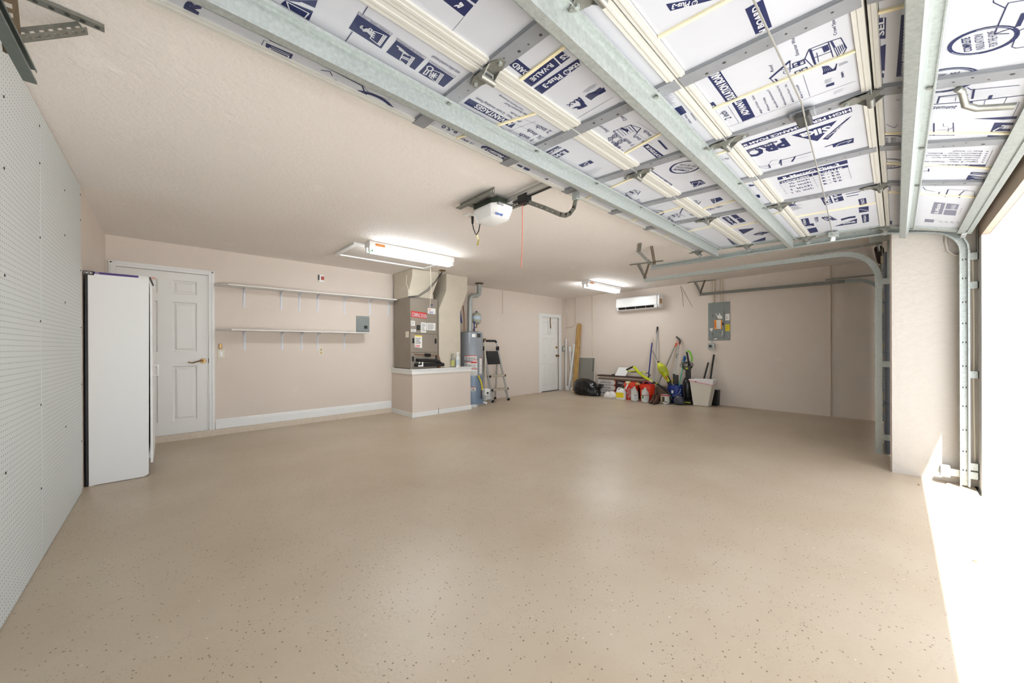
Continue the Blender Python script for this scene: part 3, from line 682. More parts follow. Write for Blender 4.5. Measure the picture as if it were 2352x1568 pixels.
# ------------------------------------------------------------------ garage door opener on the ceiling
t = thing('door_opener', 'white and dark green garage door opener hung from the ceiling', 'garage opener', (2.08, 2.45, HC))
oc = (2.075, 2.43)
def orect(hx, hy, z, dx=0, dy=0, cut=.35):
    x, y = oc[0]+dx, oc[1]+dy; cx, cy = hx*cut, hy*cut
    return [(x-hx+cx, y-hy, z), (x+hx-cx, y-hy, z), (x+hx, y-hy+cy, z), (x+hx, y+hy-cy, z), (x+hx-cx, y+hy, z), (x-hx+cx, y+hy, z), (x-hx, y+hy-cy, z), (x-hx, y-hy+cy, z)]
MB().loft([orect(.118, .172, 2.345), orect(.122, .176, 2.385), orect(.10, .15, 2.405)]).build('chassis', M('opener_dark_green', (44, 52, 42), rough=.4), t, bevel=.006)
mb = MB().loft([orect(.12, .174, 2.344), orect(.116, .168, 2.31), orect(.098, .14, 2.245, 0, .0), orect(.06, .085, 2.226, 0, 0)])
cov = mb.build('light_cover', MWHITE, t, smooth=60, bevel=.006)
G = Ink(lambda x, y: on(x, y, 'Z', 2.25) if False else on(x, y, 'Y', oc[1]-.208), (0, -1, 0), .001)
# lettering on the slanted door-side face of the cover
fa0 = Vector((oc[0], oc[1]-.168, 2.31)); fa1 = Vector((oc[0], oc[1]-.14, 2.245)); nn = Vector((0, -(fa0.z-fa1.z), -(fa1.y-fa0.y))).normalized()
def gen(x, y):
    d_ = ray(x, y); o_ = Vector((0, 0, CAMH)); return o_ + d_*((fa0-o_).dot(nn)/d_.dot(nn))
G = Ink(gen, nn, .0015)
G.text('ink_blue', 'GENIE', (1136, 491), (1154.5, 496.5), (1137.5, 486), .05, lay=1, shear=.2)
G.flush(cov)
for k in range(3): MB().box(oc[0]-.10+.0, oc[0]-.03, oc[1]-.1735, oc[1]-.168, 2.325+.008*k-.004, 2.328+.008*k-.004).build('vent_slot', MDKGREY, t)
# perforated hanger angle on the ceiling
def perf_angle(name, a, b, parent, wd=.038, mat=None, flip=1, nrm=(0, 0, 1)):
    """slotted steel angle from a to b: two legs with real holes cut as gaps between rungs"""
    a = Vector(a); b = Vector(b); d = (b-a); L = d.length; d.normalize(); n = Vector(nrm); n = (n-d*n.dot(d)).normalized(); s_ = d.cross(n)*flip
    mb = MB(); th = .003
    for u, v in ((n, s_), (s_, n)):       # leg spans u, thickness along v
        for e0, e1 in ((0, wd*.3), (wd*.7, wd)):
            p = [a+u*e0, a+u*e1, a+u*e1+v*th, a+u*e0+v*th]
            mb.hexa([p[0], p[1], p[2], p[3]] + [q+d*L for q in p])
        k = max(2, int(L/.026))
        for i in range(k+1):
            c0 = max(0, L*i/k-.007); c1 = min(L, L*i/k+.007)
            p = [a+u*(wd*.3)+d*c0, a+u*(wd*.7)+d*c0, a+u*(wd*.7)+d*c0+v*th, a+u*(wd*.3)+d*c0+v*th]
            mb.hexa(p + [q+d*(c1-c0) for q in p])
    return mb.build(name, mat or MSTEEL, parent)
perf_angle('hanger_angle', (1.915, 2.22, HC-.06), (1.915, 2.69, HC-.06), t, .055, MSTEEL, -1, (0, 0, 1))
MB().box(1.93, 2.0, 2.30, 2.34, 2.385, HC-.02).build('hanger_foot', MSTEEL, t)
MB().box(1.93, 2.0, 2.56, 2.60, 2.385, HC-.02).build('hanger_foot', MSTEEL, t)
mb = MB().box(2.085, 2.125, -.44, 2.26, 2.355, 2.395).box(2.078, 2.132, -.44, 2.26, 2.393, 2.399).box(2.078, 2.132, -.44, 2.26, 2.351, 2.357)
mb.build('rail', MALU, t)
MB().cyl((2.105, -.40, 2.375), (2.105, 2.2, 2.345), .006, n=6).build('drive_belt', MBLACK, t)
MB().box(2.07, 2.14, 2.02, 2.12, 2.30, 2.372).build('trolley', MBLACK, t, bevel=.008)
perf_angle('rail_brace', (2.15, 2.08, 2.33), (2.15, 2.30, 2.335), t, .03, MSTEEL)
arm = [(2.105, 2.06, 2.32), (2.105, 1.86, 2.21), (2.105, 1.70, 2.115), (2.105, 1.65, 2.095), (2.105, 1.61, 2.10), (2.105, 1.575, 2.13), (2.105, 1.56, 2.195)]
mb = MB()
for p, q in zip(arm, arm[1:]): mb.bar(p, Vector(q)+(Vector(q)-Vector(p)).normalized()*.006, .006, .034, (1, 0, 0)) if False else mb.bar(p, Vector(q)+(Vector(q)-Vector(p)).normalized()*.006, .034, .005, (1, 0, 0))
mb.build('door_arm', MSTEEL, t)
for f in (.15, .35, .5, .65, .8):
    p = Vector(arm[0]).lerp(Vector(arm[2]), f); MB().cyl(p-Vector((.005, 0, 0)), p+Vector((.005, 0, 0)), .006, n=8).build('arm_bolt', MALU, t)
MB().box(2.085, 2.125, 1.54, 1.58, 2.18, 2.235).build('door_bracket', MGALV, t, bevel=.003)
tag(MB().tube([(2.11, 2.10, 2.30), (2.112, 2.102, 2.1), (2.108, 2.104, 1.90), (2.10, 2.104, 1.85), (2.098, 2.104, 1.79)], .0035, 6).build('release_cord', M('red_cord', (214, 120, 100), rough=.8)), 'thin red release cord hanging from the opener rail', 'cord')
t = thing('ceiling_outlet', 'white outlet plate on the ceiling behind the opener', 'outlet', (2.14, 2.87, HC))
MB().box(2.10, 2.22, 2.83, 2.91, HC-.008, HC-.001).build('plate', MWHITE, t, bevel=.002)
MB().box(2.15, 2.19, 2.85, 2.89, HC-.012, HC-.008).build('socket', MPVC, t)
t = thing('opener_power_cord', 'black opener power cord with a yellow warning tag', 'cord', (2.18, 2.8, 2.2))
p0 = Vector((2.18, 2.86, HC-.013))
MB().cyl(p0, p0-Vector((0, 0, .07)), .014, .010, 10).build('plug', MBLACK, t, smooth=50)
tg = on(1104, 517, 'Y', 2.72)
MB().tube([p0-Vector((0, 0, .07)), (2.175, 2.84, 2.30), (2.16, 2.79, 2.235), (2.13, 2.735, 2.205), (2.10, 2.66, 2.22), (2.075, 2.61, 2.27), (2.07, 2.60, 2.33)], .005, 8).build('cord', MBLACK, t, smooth=60)
yt = MB(); a = Vector((2.15, 2.765, 2.222)); b = Vector((2.11, 2.69, 2.205))
yt.loft([[a, b, b+Vector((.001, .001, 0)), a+Vector((.001, .001, 0))], [a+Vector((.02, .0, -.05)), b+Vector((.02, .0, -.05)), b+Vector((.021, .001, -.05)), a+Vector((.021, .001, -.05))], [a+Vector((.005, .0, -.105)), b+Vector((.01, .0, -.11)), b+Vector((.011, .001, -.11)), a+Vector((.006, .001, -.105))]])
yt.build('warning_tag', MYEL, t)

# ================================================================== wide sectional door, rolled up overhead
Y3, Z3, S1, S2 = .06, 2.17, .055, .32
def dn(Y):
    return Vector((0, S1, -1)).normalized() if Y > Y3 else Vector((0, S2, -1)).normalized()
def dpt(X, Y, o=0.):
    """point of the door's inner face; o metres proud of it (towards the floor)"""
    z = Z3+S1*(Y-Y3) if Y > Y3 else Z3+S2*(Y-Y3)
    return Vector((X, Y, z)) + dn(Y)*o
def dbox(mb, x0, x1, y0, y1, o0, o1):
    e = 1e-4
    y0 += e; y1 -= e
    return mb.hexa([dpt(x0, y0, o0), dpt(x1, y0, o0), dpt(x1, y1, o0), dpt(x0, y1, o0), dpt(x0, y0, o1), dpt(x1, y0, o1), dpt(x1, y1, o1), dpt(x0, y1, o1)])
OB = -.010                                    # the foam boards lie a little behind the rails
def dmap(x, y):
    d_ = ray(x, y); o_ = Vector((0, 0, CAMH))
    for S in (S1, S2):
        n = Vector((0, -S, 1.)); ln = n.length; c = Z3-S*Y3-OB*ln
        p = o_ + d_*((c-n.dot(o_))/n.dot(d_))
        if (S == S1) == (p.y >= Y3): return p
    return p
DX0, DX1 = -.30, 4.56
GD = thing('sectional_garage_door', 'wide sectional garage door rolled up overhead and lined with printed foil insulation boards', 'garage door', (2.13, .6, 2.2))
SEC = [(1.108, 1.655), (.600, 1.102), (.0665, .594), (-.405, .0598)]
for i, (a, b) in enumerate(SEC):
    s = dbox(MB(), DX0, DX1, a, b, -.052, -.044).build('outer_skin', MSKIN, GD)
    rw = .048 if i < 3 else .046
    if i == 0: rails = [(a, a+rw), (b-.035, b)]
    elif i == 3: rails = [(b-.020, b)]
    elif i == 2: rails = [(a, a+.03), (b-.030, b)]
    else: rails = [(a, a+rw*.75), (b-rw, b)]
    for ra, rb in rails:
        mb = dbox(MB(), DX0+.08, DX1-.08, ra, rb, -.043, .0)
        dbox(mb, DX0+.08, DX1-.08, ra+(rb-ra)*.30, ra+(rb-ra)*.55, .0, .003)
        mb.build('rail', MRAIL, GD)
# bottom rail: doubled galvanised strip
mb = dbox(MB(), DX0, DX1, -.405, -.382, -.044, .012); dbox(mb, DX0, DX1, -.372, -.335, -.044, .016); dbox(mb, DX0, DX1, -.382, -.372, -.044, .002)
mb.build('bottom_rail', MGALV, GD)
STX = [.92, 1.50, 2.09, 2.70, 3.31]
for i, (a, b) in enumerate(SEC):
    for x in STX:
        w2 = .033
        lo = a+.004 if i < 3 else -.334
        mb = dbox(MB(), x-w2, x+w2, lo, b-.002, -.043, .004)
        dbox(mb, x-w2-.003, x-w2, lo, b-.002, -.043, -.002); dbox(mb, x+w2, x+w2+.003, lo, b-.002, -.043, -.002)
        st = mb.build('stile', MSTILE, GD)
        hm = MB()
        rnd = random.Random(int(x*100)+i*7)
        for k in range(7):
            yy = lo+(b-lo)*(.14+.11*k)+rnd.uniform(-.012, .012); xx = x+rnd.choice((-.017, -.004, .012)); r = rnd.choice((.003, .004, .0065))
            p = dpt(xx, yy, .0046); n = dn(yy); u = Vector((1, 0, 0)); v = n.cross(u)
            hm.add([p+u*r*math.cos(q*PI/4)+v*r*math.sin(q*PI/4) for q in range(8)], [tuple(range(8))])
        hm.build('punched_holes', MDKGREY, st)
    for xa, xb in ((DX0, DX0+.085), (DX1-.085, DX1)):
        dbox(MB(), xa, xb, a+.002 if i < 3 else -.334, b-.002, -.043, .006).build('end_stile', MGALV, GD)
# stiffening struts
def strut(y, oh, bw):
    """web at y, foot flange towards the street, bottom face towards the house"""
    mb = MB()
    dbox(mb, DX0, DX1-.02, y-.028, y, .005, .008); dbox(mb, DX0, DX1-.02, y-.003, y, .005, oh)
    dbox(mb, DX0, DX1-.02, y, y+bw, oh-.003, oh); dbox(mb, DX0, DX1-.02, y+bw-.003, y+bw, oh-.022, oh)
    dbox(mb, DX0, DX1-.02, y-.030, y-.026, .005, .016)
    st = mb.build('strut', MGALV, GD)
    for x in STX + [DX1-.06]:
        p = dpt(x, y-.014, .008); MB().cyl(p, p+dn(y)*.008, .009, n=8).build('bolt', MSTEEL, st)
strut(1.385, .085, .036); strut(.708, .085, .034); strut(-.076, .085, .034)
# hinges at the section joints
def hinge(x, y, roller=False):
    mb = MB(); n = dn(y)
    def P(u, v, o): return dpt(x+u, y, o) + Vector((0, v, 0))*1.0
    for s in (-1, 1):
        pl = [P(-.03, s*.012, .006), P(.03, s*.012, .006), P(.03, s*.05, .006), P(.012, s*.095, .006), P(-.012, s*.095, .006), P(-.03, s*.05, .006)]
        mb.prism(pl, n*.004)
        mb.prism([P(-.03, s*.005, .006), P(-.03, s*.05, .006), P(-.03, s*.004, .04)], (.004, 0, 0)); mb.prism([P(.026, s*.005, .006), P(.026, s*.05, .006), P(.026, s*.004, .04)], (.004, 0, 0))
    mb.cyl(P(-.034, 0, .034), P(.034, 0, .034), .013, n=12)
    h_ = mb.build('hinge', MSTEEL, GD, smooth=40)
    for v in (-.075, .075):
        p = P(0, v, .010); MB().cyl(p, p+n*.008, .008, n=6).build('hinge_bolt', MGALV, h_)
    if roller:
        s = 1 if x > 2 else -1
        MB().cyl(P(s*.03, 0, .034), P(s*.085, 0, .034), .006, n=8).build('roller_stem', MALU, h_)
        MB().cyl(P(s*.085, 0, .034), P(s*.105, 0, .034), .022, n=14).build('roller', MALU, h_, smooth=40)
for y, xs in ((1.105, (.92, 2.14, 3.34)), (.597, (.92, 2.10, 3.33)), (.068, (.92, 2.09, 3.31))):
    for x in xs: hinge(x, y)
    hinge(DX1-.05, y, True); hinge(DX0+.05, y, True)
hinge(DX1-.05, 1.60, True)
p = dpt(DX1-.04, -.37, .016); mb = MB().bar(p, p+Vector((.10, -.0, -.01)), .03, .02); mb.build('bottom_bracket', MALU, GD, bevel=.003)
# lift handle by the bottom section
a, b = dpt(2.11, -.215, .004), dpt(2.13, -.385, .004)
hp = [a, a+dn(-.2)*.035, a+dn(-.2)*.05+Vector((.03, -.01, 0)), b+dn(-.2)*.05+Vector((.03, -.01, 0)), b+dn(-.2)*.035, b]
MB().tube([dmap(2205, 190)+dn(-.2)*.02, dmap(2215, 196)+dn(-.2)*.02, dmap(2232, 208)+dn(-.2)*.05, dmap(2260, 212)+dn(-.2)*.055, dmap(2350, 205)+dn(-.2)*.055], .011, 10).build('lift_handle', MSTEEL, GD, smooth=60)
# lock cable across section three with its guide block and end stop
lk = MB().tube([dpt(.9, .29, .035), dpt(1.9, .265, .04), dpt(2.10, .275, .05), dpt(3.2, .33, .035), dpt(4.45, .40, .035)], .0032, 6)
lk.build('lock_cable', M('cable_grey', (150, 148, 140), rough=.5, metal=.4), GD)
bx = MB(); dbox(bx, 2.01, 2.11, .255, .305, .02, .048); bx.build('cable_guide', MDKGREY, GD, bevel=.004)
bx = MB(); dbox(bx, 2.03, 2.09, .24, .33, .004, .02); bx.build('guide_plate', MSTILE, GD, bevel=.003)
bx = MB(); dbox(bx, 4.42, 4.50, .36, .43, .006, .05); bx.build('cable_anchor', MGALV, GD, bevel=.004)
p = dpt(4.46, .40, .05); MB().cyl(p, p+Vector((0, 0, -.03)), .018, n=10).build('cable_knob', MWHITE, GD)

# ------------------------------------------------------------------ insulation boards
ROWS = [  # y range, joints inside the bays (x at low y, x at high y)
    (1.156, 1.62, [(1.27, 1.14), (2.205, 2.32), (2.95, 3.02), (3.63, 3.69)]),
    (.725, 1.054, [(1.045, 1.058), (1.80, 1.89), (3.04, 3.10), (3.71, 3.78)]),
    (.636, .70, [(2.235, 2.24), (2.75, 2.765), (3.56, 3.60)]),
    (.098, .562, [(1.262, 1.24), (1.772, 1.788), (3.757, 3.775)]),
    (-.335, .038, [(1.60, 1.608), (2.64, 2.54), (3.09, 2.96), (3.62, 3.52)]),
]
BOARDS = []; QUADS = []
for ri, (y0, y1, joints) in enumerate(ROWS):
    edges = [(DX0+.085, DX0+.085)]
    marks = [('s', x, x) for x in STX] + [('j', a, b) for a, b in joints]
    marks.sort(key=lambda q: q[1])
    cells = []; left = edges[0]
    for k, a, b in marks:
        if k == 's': cells.append((left, (a-.034, b-.034), False)); left = (a+.034, b+.034)
        else: cells.append((left, (a-.001, b-.001), True)); left = (a+.001, b+.001)
    cells.append((left, (DX1-.086, DX1-.086), False))
    for (la, lb), (ra, rb), jn in cells:
        rnd = random.Random(int(la*1000)+ri); oo = OB + rnd.uniform(-.0035, .0)*(0 if True else 1)
        pts = [(la, y0), (ra, y0), (rb, y1), (lb, y1)]
        mb = MB().hexa([dpt(x, y, -.042) for x, y in pts] + [dpt(x, y, oo) for x, y in pts])
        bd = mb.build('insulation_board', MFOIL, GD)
        BOARDS.append((min(la, lb), max(ra, rb), y0, y1, bd)); QUADS.append(([(la+.001, y0+.001), (ra-.001, y0+.001), (rb-.001, y1-.001), (lb+.001, y1-.001)], bd))
        if jn:
            e = .014
            q = [(ra-e, y0), (ra-.001, y0), (rb-.001, y1), (rb-e, y1)]
            MB().hexa([dpt(x, y, OB) for x, y in q] + [dpt(x, y, -.003) for x, y in q]).build('foam_edge', MFOAM, bd)
def clip(poly, q):
    for (ax, ay), (bx_, by_) in zip(q, q[1:]+q[:1]):          # keep what lies on the board
        out = []; side = lambda p: (bx_-ax)*(p.y-ay)-(by_-ay)*(p.x-ax)
        for i in range(len(poly)):
            a, b = poly[i-1], poly[i]; sa, sb = side(a), side(b)
            if (sa >= 0) != (sb >= 0): out.append(a.lerp(b, sa/(sa-sb)))
            if sb >= 0: out.append(b)
        poly = out
        if len(poly) < 3: return []
    return poly
def board_at(p):
    best = None; bd_ = 9
    for x0, x1, y0, y1, b in BOARDS:
        dx = max(x0-p.x, 0, p.x-x1); dy = max(y0-p.y, 0, p.y-y1); dd = dx+dy
        if dd < bd_: bd_ = dd; best = b
    return best
INKS = {}
class DoorInk(Ink):
    def __init__(s): super().__init__(dmap, lambda p: dn(p.y), .0006)
DI = DoorInk()
def flush_door():
    g = {}
    for col, P, fs in DI.items:
        if not P: continue
        bx0 = min(p.x for p in P); bx1 = max(p.x for p in P); by0 = min(p.y for p in P); by1 = max(p.y for p in P)
        for q, b in QUADS:
            if bx1 < min(v[0] for v in q) or bx0 > max(v[0] for v in q) or by1 < q[0][1] or by0 > q[2][1]: continue
            mb = None
            for f in fs:
                poly = clip([P[i] for i in f], q)
                if len(poly) > 2:
                    mb = mb or g.setdefault((b.name, col), (b, MB()))[1]; mb.face(poly)
    for (nm, col), (b, mb) in g.items():
        me = bpy.data.meshes.new('print'); me.from_pydata(mb.v, [], mb.f); me.materials.append(MATS[col])
        link(bpy.data.objects.new('lettering' if col == 'white_ink' else 'print', me), b)
    DI.items = []
def crop(x0, y0, s):
    return lambda pts: [(x0+a/s, y0+b/s) for a, b in pts]
NV, WH = 'navy_ink', 'white_ink'
cA = crop(360, 0, 3.92); cB = crop(780, 0, 4.612); cC = crop(1160, 0, 4.612); cD = crop(1560, 0, 4.523); cE = crop(1940, 0, 5.226); cF = crop(940, 220, 4.704); cG = crop(1360, 260, 4.612); cH = crop(1780, 240, 4.112)
def Q(c, *pts): DI.quad(NV, c(pts))
def T(c, t, p0, p1, ph, col=NV, b=.0, sh=0.):
    a = c([p0, p1, ph]); DI.text(col, t, a[0], a[1], a[2], b, 2 if col == WH else 1, sh)
def Ln(c, pts, wd=.0025, col=NV, closed=False): DI.line(col, c(pts), wd, 2 if col == WH else 1, closed)
def bubble(c, cen, r, p0, p1, hfac=.16):
    """blue ring badge with its three words; p0-p1 gives the reading direction"""
    C = c([cen])[0]; DI.ring(NV, C, r*.86, r)
    DI.ring(WH, C, r*.925, r*.945, lay=2, a0=2.2, a1=3.4); DI.ring(WH, C, r*.925, r*.945, lay=2, a0=5.2, a1=6.3)
    a, b = [dmap(*q) for q in c([p0, p1])]; n = dn(a.y); dd = (b-a); dd -= n*dd.dot(n); dd.normalize(); up = n.cross(dd); cc = dmap(*C)
    for k, (wrd, wd) in enumerate((('COMPLETE', 1.15), ('INSULATION!', 1.25), ('FOR THE HOME', 1.2))):
        o_ = cc + up*(r*(.30-.36*k)) - dd*(r*wd/2); gv, gf = glyphs(wrd, .02 if k == 0 else 0)
        DI.items.append((NV, [o_+dd*(x*r*wd)+up*(y*r*.25)+n*.0015 for x, y in gv], gf))
# --- top section
T(cA, 'PRO', (330, 205), (455, -80), (205, 150), NV, .06); 
Q(cA, (985,385),(1228,490),(1195,560),(975,450)); Q(cA, (1010,345),(1250,450),(1240,468),(1015,365))
Ln(cA, [(1015,425),(1190,500),(1165,545),(1040,470),(1015,425)], .004, WH); Ln(cA, [(1030,415),(1200,490)], .003, WH)
Q(cA, (1115,0),(1450,0),(1425,70),(1300,15),(1290,20),(1160,0)); Q(cA, (1160,0),(1410,100),(1372,185),(1115,35))
Ln(cA, [(1170,10),(1370,115),(1330,160),(1200,95),(1170,10)], .004, WH)
Ln(cA, [(930,435),(965,360),(1000,375)], .0015); Ln(cA, [(1900,60),(1855,130)], .0015); Ln(cA, [(1765,285),(1695,380)], .0015)
Ln(cA, [(1500,590),(1850,770),(1880,850),(1905,835)], .006); Ln(cA, [(1470,690),(1500,690),(1620,720)], .003); Ln(cA, [(1480,630),(1560,640),(1580,680)], .004); Ln(cA, [(1815,745),(1830,760)], .004); Ln(cA, [(1860,770),(1910,830),(2100,900)], .002)
bubble(cB, (300,1140), .125, (480,1110), (230,1020))
Q(cB, (190,148),(540,375),(440,515),(97,297)); Q(cB, (600,425),(900,628),(795,740),(493,552)); Q(cB, (945,655),(1210,828),(1100,922),(835,765))
T(cB, 'AIR BARRIER/THERMAL COMFORT', (542,348), (210,128), (535,366)); T(cB, 'SUPERIOR FIRE PERFORMANCE', (905,600), (615,408), (898,618)); T(cB, 'EXTREME CLIMATE PROTECTION', (1210,800), (975,648), (1205,815))
Ln(cB, [(190,148),(205,118),(560,350),(540,375)], .0012); Ln(cB, [(600,425),(612,398),(920,605),(900,628)], .0012); Ln(cB, [(945,655),(957,633),(1230,805),(1210,828)], .0012)
for ox, oy in ((0, 0), (352, 248), (660, 425)):     # slab drawing in each badge
    k = (1, 1) if ox == 0 else (.9, .95)
    f = lambda a, b: (ox+a*k[0]+(40 if ox == 0 else 30), oy+b*k[1])
    Ln(cB, [f(325,325),f(430,365),f(362,462),f(285,400),f(325,325)], .0035, WH); Ln(cB, [f(447,370),f(372,472)], .0035, WH); Ln(cB, [f(460,378),f(384,480)], .0035, WH)
for s in (0, 22, 44): Ln(cB, [(375-s*.3,352+s),(330,330+s*.8),(290,300+s*.6),(255,310+s*.3),(235,290),(222,275+s*.4),(245,268)], .005, WH)
Ln(cB, [(330,345),(345,310),(325,295),(308,305)], .005, WH)
for k in range(7): Ln(cB, [(610+k*16,480+k*14),(640+k*14,500+k*12),(632+k*15,520+k*10)], .006, WH)
Ln(cB, [(665,590),(735,620)], .005, WH); Ln(cB, [(660,605),(730,635)], .005, WH)
Ln(cB, [(930,700),(960,695),(990,715),(985,740),(950,745),(925,725),(930,700)], .005, WH); Ln(cB, [(920,735),(885,775),(915,785),(945,748)], .005, WH)
for k in range(8):
    t_ = k*PI/4; Ln(cB, [(995,795),(995+40*math.cos(t_),795+30*math.sin(t_))], .005, WH)
T(cB, 'usa.sika.com/retail', (1278,762), (995,582), (1262,790))
Ln(cB, [(295,65),(250,135)], .0012); Ln(cB, [(130,330),(60,440)], .0012)
T(cB, '1 800 527 0890', (755,118), (618,28), (748,130)); rows(DI, NV, cB([(560,45),(800,195),(790,210),(550,60)]), 2, .3); rows(DI, NV, cB([(850,240),(1065,385),(1040,400),(845,265)]), 3, .3)
Q(cB, (1090,-5),(1320,175),(1420,60),(1340,-5)); T(cB, 'R', (1290,15), (1205,65), (1305,60), WH, .05)
Q(cB, (1375,-5),(1440,40),(1475,-5))
Ln(cB, [(1315,180),(1098,438)], .0012)
# --- top section, next bays
Q(cB, (1375,1040),(1865,1310),(1820,1355),(1315,1090)); T(cB, 'ADVANTAGES', (1850,1305), (1462,1095), (1825,1345), WH, .03)
T(cB, 'gher R Value - Greater Insulating Power', (1925,1285), (1450,1022), (1910,1308)); T(cB, 'ner Profile', (1935,1240), (1820,1178), (1922,1258)); T(cB, 'able Aluminum Facer', (2000,1212), (1755,1080), (1988,1232)); T(cB, 'inates Need for Housewrap', (1950,1160), (1700,1000), (1940,1175))
T(cB, '2 inch', (1740,1362), (1585,1292), (1715,1402), NV, .01); T(cB, 'R-13.1', (1500,1230), (1330,1150), (1485,1265), NV, .01)
T(cB, 'R-3.2', (1205,1430), (1050,1368), (1180,1468), NV, .01); T(cB, '½ inch', (1430,1520), (1290,1452), (1405,1560), NV, .01); T(cB, 'R-5.0', (1265,1385), (1100,1318), (1245,1418), NV, .01)
for a, b in (((950,1340),(1250,1460)), ((860,1365),(1220,1490)), ((1240,1470),(1310,1420)), ((1280,1120),(1550,1240)), ((920,1362),(1010,1300))): Ln(cB, [a, b], .0012)
T(cC, '2 inch', (500,1385), (348,1318), (478,1422), NV, .01); T(cC, '1 ½ inch', (440,1478), (262,1360), (415,1512), NV, .01); T(cC, '1 inch', (310,1472), (172,1405), (288,1505), NV, .01); T(cC, '¾ inch', (245,1522), (100,1450), (222,1552), NV, .01)
for a, b in (((205,1260),(600,1430)), ((110,1310),(520,1500)), ((20,1360),(420,1550)), ((0,1400),(330,1280))): Ln(cC, [a, b], .0012)
Q(cC, (120,612),(285,745),(205,815),(30,680)); T(cC, 'OARD', (265,770), (112,652), (222,808), WH, .03)
Q(cC, (190,858),(600,535),(690,605),(275,922)); T(cC, 'R-VALUE', (480,662), (258,832), (512,702), WH, .03); T(cC, 'SS', (655,548), (572,605), (688,588), WH, .03); Ln(cC, [(518,605),(600,690)], .006, WH)
Q(cC, (295,940),(780,615),(800,690),(380,1003)); T(cC, 'tte® Plus-3', (772,650), (388,900), (805,700), WH, .03)
T(cC, 'MAX', (785,1025), (648,1112), (802,1052), NV, .02); Q(cC, (775,1065),(812,1045),(845,1085),(808,1110)); T(cC, 'R', (842,1090), (708,1150), (800,1062), NV, .06)
for k in range(7): Ln(cC, [(855+k*9,1020+k*6),(890+k*11,990+k*5),(950+k*12,970+k*2),(1010+k*9,925+k*6)], .004)
Q(cC, (985,990),(1045,920),(1072,965),(1005,1000)); rows(DI, NV, cC([(820,975),(925,880),(1010,880),(880,975)]), 5, .2)
Ln(cC, [(735,1270),(1140,1030)], .0012); Ln(cC, [(735,1270),(778,1308)], .0012); T(cC, 'er - Radiant Barrier', (1212,1082), (938,1238), (1222,1102))
Ln(cC, [(1090,500),(1475,940)], .0012); Q(cC, (885,330),(905,318),(988,385),(945,415),(925,385),(880,350)); Q(cC, (970,430),(1005,405),(1092,492),(1055,522)); T(cC, 'T', (965,395), (935,375), (945,410), WH, .03)
Q(cC, (1410,905),(1420,900),(1432,910),(1418,918)); Q(cC, (1448,945),(1465,935),(1475,948),(1458,955))
T(cC, 'Crawl S', (1298,1265), (1218,1200), (1270,1292)); T(cC, 'Exterior', (1105,1385), (1018,1322), (1080,1408)); T(cC, 'Roof', (982,1490), (920,1452), (960,1508))
T(cC, '1 inch', (1370,1528), (1280,1460), (1345,1550), NV, .01); T(cC, '½ inch', (1495,1500), (1382,1428), (1465,1522), NV, .01); T(cC, '2 inch', (1588,1458), (1492,1372), (1560,1482), NV, .01); T(cC, '¾ inch', (1245,1560), (1150,1490), (1215,1585), NV, .01)
for a, b in (((1290,1340),(1560,1520)), ((1220,1450),(1380,1560)), ((1400,1290),(1620,1430))): Ln(cC, [a, b], .0012)
def house(c, o, s, sy=None):
    sy = sy or s
    f = lambda *p: [(o[0]+a*s, o[1]+b*sy) for a, b in p]
    Ln(c, f((0,150),(60,45)), .008); Ln(c, f((0,150),(110,215)), .003); Ln(c, f((60,45),(150,100)), .003)
    for a, b in ((95,10),(140,-20),(150,70),(195,40)): Ln(c, f((a,b),(a+38,b-12),(a+45,b+20),(a+8,b+32),(a,b)), .004); Ln(c, f((a+19,b-6),(a+26,b+26)), .002); Ln(c, f((a+4,b+16),(a+42,b+4)), .002)
    Ln(c, f((145,-60),(260,50),(285,35)), .003); Ln(c, f((150,-70),(270,40)), .003); Ln(c, f((145,-60),(330,-130),(440,-95),(380,-20)), .003)
    for k in range(5): Ln(c, f((190+k*30,-75-k*9),(260+k*25,-10-k*12)), .0025)
    Q(c, *f((230,-105),(310,-75),(300,-50),(225,-85))); Ln(c, f((330,-130),(400,-50),(440,-95)), .005)
house(cC, (1000,1450), 1.0); 
# --- section two and three, centre bays
Q(cC, (1870,1115),(1925,1190),(1740,1275),(1680,1195)); Ln(cC, [(1720,1225),(1755,1185),(1770,1215),(1720,1225)], .004, WH); Ln(cC, [(1790,1260),(1900,1205)], .004, WH); Ln(cC, [(1800,1215),(1815,1200)], .006, WH)
rows(DI, NV, cC([(1540,1040),(1760,980),(1850,1090),(1650,1140)]), 11, .16); T(cC, 'gher R Value', (1830,1350), (1770,1270), (1812,1362)); T(cC, 'nner Profile', (1905,1330), (1840,1240), (1888,1340)); T(cC, 'able Alu', (1980,1300), (1915,1210), (1962,1310)); T(cC, 'minates', (2030,1270), (1975,1195), (2015,1280))
Q(cC, (1705,42),(2210,-50),(2210,-5),(1750,115)); T(cC, '® Plus-3', (2050,-8), (1772,40), (2060,50), WH, .03)
Q(cD, (685,95),(870,-10),(965,275),(795,358)); T(cD, 'N BOARD', (908,330), (818,45), (838,352), WH, .04)
Q(cD, (405,703),(610,1015),(495,1070),(270,765)); T(cD, 'SULATION BOARD', (588,1008), (392,722), (510,1050), WH, .04)
Q(cD, (260,1095),(355,1055),(400,1110),(310,1142)); T(cD, 'T', (375,1108), (350,1080), (320,1125), WH, .03)
Q(cD, (545,1068),(690,1020),(790,1210),(660,1262)); T(cD, 'ADVANT', (735,1180), (640,1030), (675,1215), WH, .04)
T(cD, '2 inch', (545,1222), (480,1145), (490,1262), NV, .01)
